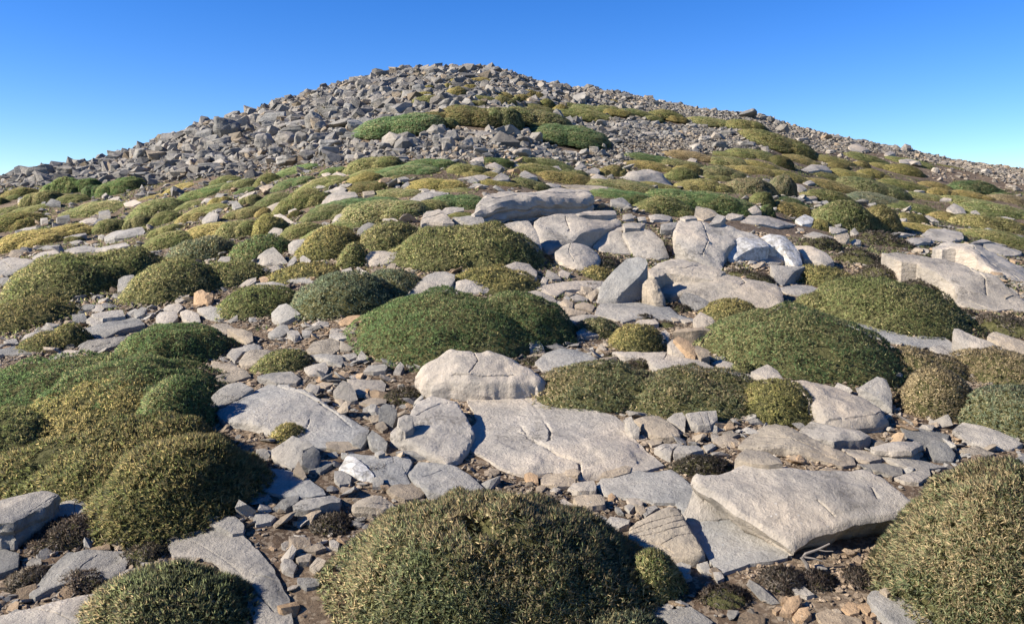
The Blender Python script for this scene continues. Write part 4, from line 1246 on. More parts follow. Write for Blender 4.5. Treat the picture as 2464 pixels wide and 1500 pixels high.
slab('M2', [(-20,300),(20,230),(80,190),(130,163),(190,220),(232,272),(120,275),(60,302)], 20, 'grey', 'tall grey rock with a peaked top left of centre', 'the peaked grey rock', tc=30, tl=18)
slab('M2', [(228,302),(262,255),(292,223),(307,262),(270,302)], 12, 'pale', tc=25)
slab('M2', [(328,242),(350,223),(412,262),(400,282),(340,272)], 12, 'pale')
slab('M2', [(818,252),(860,200),(930,185),(1000,180),(1062,190),(1042,252),(960,282),(860,292)], 14, 'pale', 'whitish rock under the olive cushion left of the widest olive dome', None, tc=15, rough=1.4)
slab('M2', [(968,332),(1010,285),(1052,280),(1042,332)], 10, 'tan')
slab('M2', [(638,337),(712,310),(722,342)], 8, 'grey')
slab('M2', [(753,332),(757,312),(802,330),(760,347)], 8, 'grey')
slab('M2', [(208,412),(250,390),(400,363),(452,400),(420,422),(300,420)], 10, 'grey')
slab('M2', [(-20,460),(0,430),(100,428),(202,430),(232,450),(150,472)], 14, 'grey')
slab('M2', [(18,332),(140,300),(197,320),(100,352)], 8, 'pale')
slab('M2', [(20,385),(60,380),(105,405),(70,430),(25,425)], 10, 'orange')
slab('M2', [(1100,525),(1170,460),(1240,388),(1290,350),(1340,335),(1432,340),(1492,370),(1492,420),(1440,492),(1300,492),(1150,532)], 12, 'grey', 'broad rock half in the shadow of the grey green mound', 'the half shadowed broad rock', tc=14, rough=1.3)
slab('M2', [(1450,502),(1500,440),(1572,408),(1650,412),(1720,430),(1800,460),(1882,490),(1892,512),(1760,507),(1560,502)], 16, 'pale', 'pale ridge shaped rock just behind the large green dome', 'the pale ridge rock behind the green dome', tc=10, rough=1.5)
slab('M2', [(1768,440),(1860,403),(1892,482),(1830,462)], 10, 'pale', tl=15)
slab('A', [(1208,642),(1240,628),(1275,631),(1293,650),(1291,666),(1266,671),(1226,656)], 8, 'pale', 'pale rock in the shade at the right foot of the widest olive dome', None)
# ---- M3
slab('M3', [(695,55),(750,10),(852,8),(882,40),(800,47)], 10, 'pale')
slab('M3', [(540,110),(600,70),(640,60),(620,110),(580,125)], 8, 'grey')
slab('A', [(1799,606),(1830,599),(1870,604),(1886,626),(1870,633),(1820,626)], 6, 'pale', 'pale rock ringed by the white quartz band', None)
slab('A', [(1749,601),(1758,583),(1779,574),(1802,569),(1828,571),(1846,580),(1851,592),(1830,596),(1808,601),(1790,606),(1770,615),(1756,613)], 14, 'white', 'bright white quartz rock, left part of the curved band', 'the white quartz band', rough=1.1, tc=20)
slab('A', [(1846,580),(1830,568),(1852,564),(1890,569),(1912,588),(1927,604),(1934,630),(1916,636),(1900,620),(1886,602),(1866,592),(1851,592)], 12, 'white', 'bright white quartz rock, right part of the curved band', None, rough=1.1, tc=20)
slab('A', [(1908,582),(1955,590),(1990,604),(2006,630),(1986,641),(1960,628),(1937,620),(1928,600)], 6, 'pale', 'pale slab immediately right of the white quartz band', None)
slab('M3', [(640,562),(650,500),(680,430),(760,340),(850,250),(940,225),(1005,240),(1015,275),(985,340),(960,380),(870,460),(790,540),(700,562)], 18, 'blue', 'tall smooth grey slab leaning upright in the middle of the outcrop', 'the leaning upright slab', tc=34, tl=22, rough=0.6)
slab('M3', [(983,432),(1020,390),(1082,400),(1112,470),(1152,550),(1142,602),(1080,592),(1030,500)], 12, 'tan', 'knobbly tan stone right of the leaning upright slab', None, tc=20, dome=0.06, rough=1.8)
slab('M3', [(1248,562),(1290,493),(1342,505),(1482,572),(1460,612),(1380,632),(1290,582)], 12, 'grey', 'grey stone below the long warm slab, with dark shrublets at its left', None, tc=15)
slab('M3', [(468,472),(550,433),(622,480),(562,522),(490,512)], 10, 'tan', rough=2.0)
slab('M3', [(383,522),(420,495),(472,510),(430,532)], 10, 'tan')
slab('M3', [(418,532),(480,513),(572,545),(562,562),(460,557)], 12, 'grey')
slab('M3', [(348,592),(400,540),(462,570),(452,622),(380,612)], 12, 'tan', rough=1.8)
slab('M3', [(458,602),(540,568),(622,600),(602,632),(480,622)], 14, 'tan')
slab('M3', [(553,522),(640,468),(652,500),(600,562)], 12, 'tan', rough=1.6)
slab('M3', [(60,502),(180,490),(302,530),(342,562),(250,592),(150,562)], 18, 'grey', 'grey stone above the right end of the large green dome', None)
slab('M3', [(280,610),(420,620),(560,650),(540,668),(400,672),(300,640)], 12, 'tan', rough=1.5)
slab('M3', [(380,690),(600,668),(670,685),(560,705),(420,735)], 10, 'grey')
slab('M3', [(478,802),(540,768),(642,785),(652,817),(562,832),(490,825)], 20, 'grey', 'grey stone right of the large green dome among low tufts', None)
slab('M3', [(1043,842),(1100,810),(1152,783),(1182,820),(1172,882),(1120,910),(1072,895)], 16, 'pale', 'pale cube like stone left of the two orange edged stones', None, tc=20)
slab('M3', [(1203,792),(1250,765),(1400,762),(1482,770),(1497,785),(1350,792)], 84, 'brown', 'thick block with a shaded brown front left of the large right green dome', None, rough=1.2)
slab('M3', [(1166,892),(1200,853),(1252,870),(1300,930),(1342,975),(1290,975),(1200,945)], 16, 'pale', 'pale rounded stone leaning under an orange edged stone', None, tc=20, tl=8)
slab('M3', [(1213,842),(1250,818),(1332,870),(1402,950),(1372,987),(1300,942)], 14, 'orange', 'orange edged stone left of the large right green dome', 'the orange edged stone', tc=26, tl=-8)
slab('M3', [(1348,922),(1390,893),(1472,930),(1484,975),(1420,995)], 18, 'brown')
slab('M3', [(1358,702),(1410,643),(1502,680),(1534,742),(1480,772),(1380,762)], 14, 'pink', 'pale pinkish stone behind the large right green dome', None, tc=20, cracks=[[(1420,680),(1500,750)]])
slab('M3', [(898,747),(960,705),(1072,698),(1102,740),(1020,747)], 12, 'pale')
slab('M3', [(43,942),(90,880),(140,848),(212,870),(242,925),(180,945)], 20, 'grey', 'grey block touching the right foot of the large green dome', None)
slab('M3', [(1498,1022),(1570,1000),(1682,1045),(1652,1067),(1540,1045)], 8, 'pale')
slab('M3', [(1195,690),(1230,690),(1260,715),(1215,720)], 8, 'tan')
slab('M3', [(1265,705),(1310,695),(1350,720),(1300,730)], 8, 'pink')
slab('A', [(1808,889),(1845,877),(1871,890),(1889,914),(1850,912)], 8, 'pale', 'small pale rock at the front of the large right green dome', None)
slab('M3', [(628,932),(668,883),(712,930),(680,945)], 8, 'tan', tc=20)
slab('M3', [(210,430),(235,380),(272,400),(255,435)], 8, 'pale', tc=20)
slab('M3', [(250,380),(265,325),(330,360),(370,400),(300,405)], 14, 'pale')
slab('M3', [(350,345),(380,330),(440,360),(420,390),(360,380)], 10, 'pale')
slab('M3', [(800,545),(870,525),(880,555),(780,565)], 10, 'pale')
# ---- M4
slab('A', [(2070,926),(2110,905),(2132,915),(2146,950),(2149,982),(2122,962),(2095,942)], 12, 'grey', 'upright grey rock behind the thick pinkish boulder', None, tc=14, tl=-10)
slab('M4', [(998,122),(1080,95),(1182,78),(1232,90),(1222,120),(1100,142)], 14, 'pale', 'flat pale stone left of the layered ridge rock at the right', None)
slab('M4', [(1148,62),(1220,35),(1302,18),(1450,40),(1464,100),(1380,108),(1240,100)], 18, 'pale', 'large flat grey rock with a shadow at its right end, right side mid slope', 'the flat rock in the right mid slope')
slab('M4', [(1618,142),(1750,150),(1902,180),(1902,210),(1780,222),(1660,182)], 10, 'grey')
slab('M4', [(1500,135),(1600,120),(1760,130),(1800,150),(1650,140)], 8, 'pale')
slab('M4', [(918,82),(980,55),(1122,65),(1000,82)], 8, 'pale')
slab('M4', [(268,62),(400,43),(492,70),(502,110),(430,102)], 16, 'grey')
slab('M4', [(498,72),(600,55),(612,90),(582,132),(530,127)], 18, 'tan')
slab('M4', [(618,42),(650,15),(682,60),(662,77)], 12, 'pale', tc=20)
slab('M4', [(708,62),(750,40),(872,45),(862,72)], 12, 'tan')
slab('M4', [(618,125),(660,100),(700,110),(690,140),(640,145)], 8, 'pale')
slab('M4', [(18,292),(150,300),(282,300),(202,342),(150,402),(112,452),(50,412)], 7, 'grey', 'flat grey slab left of the golden cushion below the quartz band', None, rough=0.5)
slab('M4', [(68,462),(200,450),(332,450),(412,500),(402,522),(250,520),(150,502)], 8, 'grey', 'flat grey slab under the golden cushion right of the long warm slab', None, rough=0.5)
slab('M4', [(868,402),(900,375),(972,385),(1042,440),(980,442)], 8, 'pale')
slab('M4', [(1768,512),(1822,498),(1837,525),(1782,540)], 4, 'tan', 'small flat yellowish stone lying on the great slab at the right edge', None)
slab('M4', [(1255,512),(1280,505),(1300,530),(1275,532)], 5, 'pale')
# ---- T1 / T2 / T3 / T4, mid slope
def S(tile, p, h=12, tint='pale', label=None, short=None, **k): slab(tile, p, h, tint, label, short, **k)
S('T1', [(775,1392),(850,1360),(1060,1328),(1085,1345),(1070,1362),(860,1395),(790,1402)], 40, 'grey', 'long thick grey block lying among olive cushions on the left', 'the long grey block on the left')
S('T1', [(735,1390),(760,1378),(790,1395),(770,1412)], 10, 'pale')
S('T1', [(128,1357),(200,1330),(292,1308),(272,1342)], 8)
S('T1', [(288,1352),(340,1343),(352,1370),(310,1377)], 10)
S('T1', [(588,1277),(700,1250),(752,1280),(640,1292)], 10)
S('T1', [(415,1242),(520,1233),(522,1253),(430,1260)], 40, 'dark')
S('T1', [(300,1257),(355,1250),(357,1270),(310,1275)], 40, 'grey')
S('T1', [(338,1160),(380,1113),(452,1130),(452,1160)], 12, 'dark', tc=20)
S('T1', [(738,1212),(820,1200),(827,1228),(745,1232)], 40, 'dark')
S('T1', [(1512,1270),(1570,1203),(1642,1230),(1622,1280),(1540,1292)], 14, 'grey', 'grey cube shaped rock alone among olive cushions, left of centre', None, tc=20)
S('T1', [(1738,1142),(1770,1123),(1817,1170),(1760,1187)], 10, 'grey')
S('T1', [(1788,1112),(1850,1073),(1920,1050),(1880,1090),(1800,1130)], 10)
S('T1', [(798,1112),(850,1100),(902,1103),(880,1127)], 10)
S('T1', [(763,1092),(790,1065),(812,1090),(780,1102)], 8)
S('T1', [(468,1402),(640,1368),(652,1383),(500,1417)], 10)
S('T1', [(400,1390),(470,1380),(460,1400)], 8)
S('T1', [(920,1140),(1000,1122),(1060,1140),(1000,1160),(940,1165)], 8)
S('T1', [(1325,1300),(1350,1265),(1385,1295),(1340,1305)], 8, tc=20)
S('T1', [(1505,1140),(1540,1110),(1590,1105),(1570,1140)], 8)
S('T1', [(985,970),(1040,935),(1105,930),(1090,960),(1030,975)], 8)
S('T1', [(670,945),(740,925),(810,915),(820,935),(740,950)], 10)
S('T1', [(130,1125),(170,1105),(230,1110),(220,1135),(150,1140)], 10)
S('T2', [(1235,1262),(1275,1200),(1372,1198),(1432,1240),(1484,1278),(1400,1282),(1300,1272),(1240,1280)], 46, 'pale', 'pale layered block left of the capstone boulder', 'the layered block left of the capstone', rough=1.5, cracks=[[(1250,1250),(1400,1235)]])
S('T2', [(1475,1260),(1600,1230),(1692,1238),(1724,1310),(1640,1302)], 18, 'grey', 'grey flat rock between the layered block and the capstone boulder', None)
S('T2', [(1395,1200),(1420,1180),(1560,1180),(1560,1200),(1420,1225)], 10, 'pale')
S('T2', [(1138,1112),(1180,1088),(1222,1070),(1332,1053),(1434,1068),(1380,1092),(1250,1122),(1180,1137)], 12, 'pale', 'long whitish flat rock between olive cushions left above the capstone boulder', 'the long whitish rock')
S('T2', [(470,1165),(500,1120),(540,1088),(600,1060),(740,1048),(760,1080),(650,1122),(560,1167)], 12, 'pale', 'sloping whitish slab among cushions left of centre, mid slope', 'the sloping whitish slab')
S('T2', [(548,1047),(600,1020),(682,1038),(662,1062)], 12)
S('T2', [(798,1060),(880,1045),(892,1075),(810,1085)], 18, 'tan')
S('T2', [(58,1182),(230,1118),(252,1160),(180,1192)], 10, 'tan')
S('T2', [(128,1222),(180,1225),(232,1260),(292,1290),(240,1302),(170,1265)], 10)
S('T2', [(408,1027),(450,998),(522,1020),(480,1032)], 12, 'grey')
S('T2', [(240,1200),(290,1185),(320,1200),(290,1225)], 10)
S('T2', [(948,1272),(1000,1248),(1084,1285),(960,1292)], 12)
S('T2', [(758,1352),(800,1310),(842,1288),(902,1300),(820,1372)], 14, 'dark')
S('T2', [(570,1280),(600,1240),(640,1218),(712,1262),(690,1282)], 10)
S('T2', [(1588,1027),(1662,988),(1742,1020)], 8, 'pale')
S('T2', [(1508,962),(1600,945),(1682,923),(1752,950),(1700,972)], 10)
S('T2', [(1758,972),(1840,918),(1902,950),(1890,972)], 12)
S('T2', [(1718,862),(1790,838),(1872,878),(1822,892)], 10)
S('T2', [(1598,832),(1650,805),(1702,793),(1712,832)], 10)
S('T2', [(1058,962),(1110,945),(1152,958),(1080,972)], 20)
S('T2', [(1088,1022),(1140,978),(1152,1022)], 10, 'grey', tc=20)
S('T2', [(1220,1040),(1260,1030),(1310,1048),(1260,1058)], 8)
S('T2', [(90,1370),(130,1320),(200,1345),(190,1385)], 14, 'grey')
S('T2', [(490,925),(540,915),(560,930),(520,940)], 8)
S('T2', [(560,940),(600,905),(680,935),(640,945)], 8)
S('T3', [(808,952),(870,910),(960,900),(1040,888),(1132,903),(1202,950),(1220,995),(1060,997),(900,987)], 12, 'pale', 'large rounded whitish boulder half buried behind the capstone, upper middle', 'the rounded whitish boulder', tc=18, dome=0.06, kind='boulder', rough=1.5)
S('T3', [(468,882),(520,848),(562,870),(502,892)], 12, 'grey')
S('T3', [(538,922),(620,868),(662,890),(642,930)], 8)
S('T3', [(558,972),(640,928),(722,960),(600,987)], 8)
S('T3', [(55,932),(100,893),(192,950),(120,957)], 12)
S('T3', [(283,872),(350,863),(372,900),(300,902)], 12)
S('T3', [(0,872),(30,855),(72,860),(60,882)], 8)
S('T3', [(185,1012),(300,993),(372,1000),(352,1032),(250,1032)], 10)
S('T3', [(358,1002),(560,1010),(822,1035),(700,1047),(560,1045)], 14, 'tan', 'thin tan rock plate just behind the top of the capstone boulder', None)
S('T3', [(738,1112),(830,1103),(892,1150),(872,1170),(750,1150)], 24, 'grey', 'grey block in the shadow right of the capstone boulder', None)
S('T3', [(1368,1230),(1380,1168),(1482,1180),(1554,1230),(1500,1245),(1440,1262)], 18, 'tan', 'striped tan block at the foot of the wide green cushion, right of the capstone', None, cracks=[[(1400,1190),(1520,1230)]])
S('T3', [(1478,1297),(1540,1235),(1602,1250),(1562,1290)], 14, 'pale')
S('T3', [(1028,1232),(1090,1223),(1202,1250),(1182,1272),(1040,1265)], 16, 'pale')
S('T3', [(478,1222),(560,1200),(682,1185),(772,1190),(784,1230),(660,1238),(500,1235)], 22, 'pale', 'pale flat rock at the right foot of the capstone boulder', None)
S('T3', [(1718,1272),(1780,1235),(1920,1240),(2060,1262),(2134,1290),(2000,1322),(1850,1302)], 14, 'pale', 'wide flat pale rock on the right above the broad boulder with quartz', None)
S('T3', [(1768,1192),(1830,1158),(1872,1210),(1790,1232)], 12)
S('T3', [(1115,1305),(1240,1273),(1248,1310),(1200,1345),(1118,1345)], 36, 'grey', 'dark fronted block just left of the broad boulder with quartz', None, cracks=[[(1120,1330),(1220,1320)]])
S('T3', [(828,1237),(900,1228),(914,1260),(832,1268)], 12)
S('T3', [(940,1250),(1000,1245),(1010,1275),(950,1280)], 10, 'grey')
S('T3', [(830,1300),(900,1290),(1000,1300),(960,1330),(850,1325)], 12)
S('T3', [(1590,1250),(1650,1215),(1740,1225),(1720,1255),(1640,1262)], 12)
S('T3', [(1260,1250),(1370,1235),(1390,1260),(1300,1270)], 10)
S('T3', [(1080,1045),(1180,1040),(1190,1055),(1100,1060)], 6)
S('T3', [(1300,840),(1340,800),(1390,820),(1370,850)], 8, 'pink')
S('T4', [(210,1260),(280,1228),(342,1260),(332,1300),(260,1302)], 14, 'white', 'chunky white rock on the right half above the broad boulder with quartz', None)
S('T4', [(450,1315),(560,1330),(600,1345),(540,1365),(480,1370)], 10)
S('T4', [(160,1000),(250,1010),(292,1040),(242,1062)], 8, 'pink')
S('T4', [(263,992),(320,973),(352,995),(300,1005)], 8)
S('T4', [(268,1100),(350,1090),(372,1110),(290,1120)], 14, 'tan')
S('T4', [(828,1202),(880,1183),(932,1252),(900,1255)], 12, 'pale', 'pale leaning stone among golden cushions on the right', None, tl=12)
S('T4', [(968,1292),(1100,1292),(1125,1310),(1040,1312)], 10)
S('T4', [(985,1265),(1045,1258),(1030,1280),(990,1282)], 10)
S('T4', [(1158,1240),(1220,1240),(1284,1288),(1200,1282)], 14)
S('T4', [(1338,1190),(1400,1138),(1472,1180),(1492,1220),(1400,1222)], 12, 'pale', 'pale peaked rock with a pinkish edge between cushions far right', None, tc=20)
S('T4', [(1288,1122),(1362,1088),(1374,1130)], 8)
S('T4', [(1520,1210),(1560,1200),(1600,1235),(1540,1235)], 8)
S('T4', [(968,1052),(1020,1040),(1064,1060),(1000,1072)], 8)
S('T4', [(1095,1050),(1180,1048),(1175,1062),(1110,1062)], 8)
S('T4', [(235,892),(330,860),(442,858),(482,900),(300,907)], 10, 'pale', 'low flat pale rock in the upper right band of cushions', None)
S('T4', [(1710,1250),(1780,1245),(1852,1268),(1780,1280)], 8)
S('T4', [(980,820),(1040,810),(1120,830),(1080,850),(1000,845)], 10)
S('T4', [(870,780),(920,755),(960,770),(900,790)], 8)
S('T4', [(600,720),(680,690),(760,740),(700,760),(620,750)], 8, 'pink')

# ---- near and middle cushion shrubs (absolute picture units)
shrub([(825,1545,1187,1570)], 's', 'large straw tipped cushion shrub in the centre foreground with a dark hollow', 'the foreground shrub', step=10.5, L=0.023, leaves=9, notch=[(1150,1262,40)], dry=-0.06)
shrub([(1505,1640,1325,1455)], 'o', 'small yellowish green shrub against the right side of the foreground dome', 'the small foreground shrub', step=8, L=0.020, leaves=8)
shrub([(1370,1600,1465,1560)], 'b', 'low grey green shrub cut by the bottom edge right of the foreground dome', None, step=8, leaves=8)
shrub([(2150,2680,1112,1620),(2280,2720,1125,1450)], 's', 'very large grey green shrub filling the bottom right corner', 'the bottom right corner shrub', step=10, L=0.020, leaves=9, dry=-0.08)
shrub([(215,590,1355,1570)], 's', 'rounded straw tipped shrub at the bottom edge beside the sunlit rounded boulder', 'the bottom left shrub', step=10.5, L=0.023, leaves=9, dry=-0.05)
shrub([(-60,400,1045,1195),(70,545,1012,1235),(235,622,1045,1302)], 'd', 'front half of the huge dark green mound filling the left foreground', 'the front of the left mound', step=9.5, L=0.022, leaves=9, dry=0.06)
shrub([(-160,400,850,1020),(90,515,862,1050),(330,516,905,1055)], 'g', 'grey green back half of the huge mound in the left foreground', 'the back of the left mound', step=8, leaves=7, dry=0.08)
shrub([(70,440,912,1075)], 'y', 'golden brown cushion on the shoulder of the huge left mound', 'the golden brown cushion', step=8, leaves=7, dry=0.12)
shrub([(-160,150,985,1120)], 'o', 'olive shrub at the left edge between the mound halves', None, step=8)
shrub([(280,548,775,892)], 'g', 'dark green rounded shrub in the left middle ground above the huge mound', 'the dark green shrub above the left mound', step=6.8, dry=0.1)
shrub([(50,190,795,848),(120,215,778,838)], 'd', 'small dark olive shrub with a gap, left of the long dark slab', None, step=7)
shrub([(-70,172,715,800)], 'd', 'dark olive dome at the left edge below the wide olive mound', 'the dark olive dome at the left edge', step=6.8, dry=0.08)
shrub([(20,300,612,728),(160,395,600,690)], 'o', 'wide olive mound with a ridge on the left side of the slope', 'the wide olive mound on the left', step=6.8)
shrub([(308,520,626,728),(430,632,630,698)], 'o', 'long golden olive mound behind the orange jagged stone', 'the long golden mound', step=6.8, dry=0.08)
shrub([(390,565,573,635)], 'b', 'smooth grey green mound above the olive mound on the left', None, step=7)
shrub([(555,700,567,630)], 'g', 'bluish green rounded shrub left of the peaked grey rock', None, step=7, dry=0.05)
shrub([(520,715,688,765)], 'o', 'olive dome right of the orange jagged stone', 'the small olive dome', step=7)
shrub([(705,950,655,765),(850,1020,648,722)], 'b', 'wide grey green mound left behind the large green dome', 'the grey green mound', step=6.8)
shrub([(640,822,630,680)], 'y', 'long low golden shrub behind the grey green mound', None, step=7)
shrub([(717,868,547,625)], 'y', 'olive golden dome left of the whitish rock, above the grey green mound', None, step=7, dry=-0.05)
shrub([(815,888,583,645)], 'o', 'small olive cushion against the left foot of a bigger dome', None, step=7)
shrub([(858,1015,534,608)], 'o', 'olive dome with a straw face, left behind the widest olive dome', None, step=7, dry=0.06)
shrub([(948,1200,545,650),(1040,1310,536,650)], 'o', 'very wide olive dome in the centre of the slope left of the outcrop', 'the widest olive dome', step=6.8, notch=[(1140,625,20)])
shrub([(1080,1300,642,712)], 'y', 'low straw coloured shrub behind the large green dome', None, step=6.8)
shrub([(862,1300,699,882),(1120,1378,706,840)], 'g', 'large bright green dome right in the centre of the picture', 'the large green dome', step=6.5, L=0.017, leaves=7, dry=0.0)
shrub([(1200,1262,775,832)], 'y', 'straw brown tuft patch growing out of the front of the large green dome', None, step=6.8)
shrub([(612,746,842,898)], 'o', 'small olive tuft on the stones left of centre', 'the small olive tuft', step=6.8, dry=0.1)
shrub([(655,732,1018,1064)], 'y', 'tiny golden tuft at the front edge of the long cracked slab', None, step=6.8)
shrub([(1275,1620,868,995),(1480,1860,880,1012)], 's', 'wide straw tipped shrub between the great central slab and the slabs behind', 'the wide straw tipped shrub', step=8.0)
shrub([(1780,1968,912,1028)], 'y', 'golden brown shrub left of the thick pinkish boulder', 'the golden brown shrub', step=8.0)
shrub([(1695,2148,743,922)], 'g', 'large olive green dome in the right middle ground', 'the large right green dome', step=6.6, dry=0.18)
shrub([(1692,1832,718,775)], 'y', 'low golden shrub at the upper left of the large right green dome', None, step=6.6)
shrub([(1960,2315,672,805),(1915,2030,705,758)], 'o', 'wide green shrub above the slab strip on the right', 'the wide green shrub on the right', step=6.6, dry=-0.05)
shrub([(1900,2062,638,692)], 'y', 'golden cushion below the white quartz band', 'the golden cushion below the quartz', step=7)
shrub([(2165,2348,882,1015),(2105,2320,836,925)], 'r', 'brownish tan dome on the right beside the dark hollow', 'the brownish tan dome', step=6.8)
shrub([(2322,2560,925,1062)], 'b', 'grey green and straw shrub at the right edge beside the brownish tan dome', 'the right edge shrub', step=8, dry=0.12)
shrub([(2290,2540,838,935)], 'r', 'tan shrub at the right edge behind the brownish tan dome', None, step=6.8, dry=-0.05)
shrub([(1385,1495,765,815)], 's', 'small straw green tuft right of the large green dome', None, step=7)
shrub([(1468,1600,778,848)], 'y', 'golden green tuft between the large green dome and the cube like stone', None, step=7)
shrub([(1400,1482,642,674)], 'y', 'small golden tuft left of the leaning upright slab', None, step=7)
shrub([(1760,1815,870,898)], 'o', None, None, step=7)
# dark heath like dwarf shrubs
def heath(lobes, label=None, short=None, **k):
    return shrub(lobes, 'h', label, short, noun='dwarf shrub', **k)
heath([(922,1020,894,975)], 'brown dead looking dwarf shrub left below the humped pale boulder', 'the brown dead shrublet', step=6.5)
heath([(1408,1495,612,648)], 'dark dwarf shrub left above the leaning upright slab', None, step=6.5)
heath([(1512,1580,684,735)], 'dark dwarf shrub between the leaning slab and the knobbly tan stone', None, step=6.5)
heath([(1600,1668,692,752)], 'dark dwarf shrub below the long warm slab', None, step=6.5)
heath([(1530,1580,755,775)], None, None, step=6.5)
heath([(1580,1625,758,790)], None, None, step=6.5)
heath([(1445,1520,838,872),(1500,1580,845,888)], 'dark creeping dwarf shrub across the long slab strip', None, step=6.5, flat=True)
heath([(1615,1765,1085,1148)], 'dark twiggy dwarf shrub rooted on the smooth slab', 'the twiggy dwarf shrub', step=7, flat=True)
heath([(1742,1825,602,672),(1775,1868,625,682)], 'dark dwarf shrub growing inside the quartz band', None, step=6.5)
heath([(1925,2030,548,600)], 'dark low heath right of the quartz band', None, step=6.5, flat=True)
heath([(2010,2150,565,640),(2060,2240,600,690),(2150,2300,650,715)], 'broad dark heath patch along the left of the great right slab', 'the dark heath patch', step=6.8, flat=True)
heath([(2050,2200,560,590)], 'dark heath between small rocks above the great right slab', None, step=6.5, flat=True)
heath([(2345,2520,738,812)], 'dark heath at the right edge below the great slab', 'the right edge heath', step=7)
heath([(2300,2350,728,760)], None, None, step=6.5)
heath([(1625,1660,580,618)], None, None, step=6.5)
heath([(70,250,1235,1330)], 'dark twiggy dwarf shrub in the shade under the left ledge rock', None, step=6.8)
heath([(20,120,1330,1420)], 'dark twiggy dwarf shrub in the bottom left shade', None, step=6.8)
heath([(130,265,1360,1430)], 'dark twigs creeping over the dark bottom left slab', None, step=6.8, flat=True)
heath([(290,400,1295,1365)], 'reddish brown twigs left of the rounded sunlit boulder', None, step=6.8)
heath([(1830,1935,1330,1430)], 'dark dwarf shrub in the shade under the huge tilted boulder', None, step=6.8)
heath([(1920,2010,1335,1425)], 'brown dwarf shrub beside the dead branch at the bottom', None, step=6.8)
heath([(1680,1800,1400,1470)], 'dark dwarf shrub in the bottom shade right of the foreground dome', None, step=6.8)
heath([(2030,2120,1350,1420)], 'brown dwarf shrub at the foot of the bottom right corner shrub', None, step=6.8)
heath([(750,850,1220,1290)], 'low brown dwarf shrub left of the foreground dome', None, step=6.8)
heath([(1255,1300,850,880)], None, None, step=6.5)
heath([(1385,1445,680,700)], None, None, step=6.5)
heath([(950,1050,1090,1130)] and [(870,940,1110,1150)], None, None, step=7)

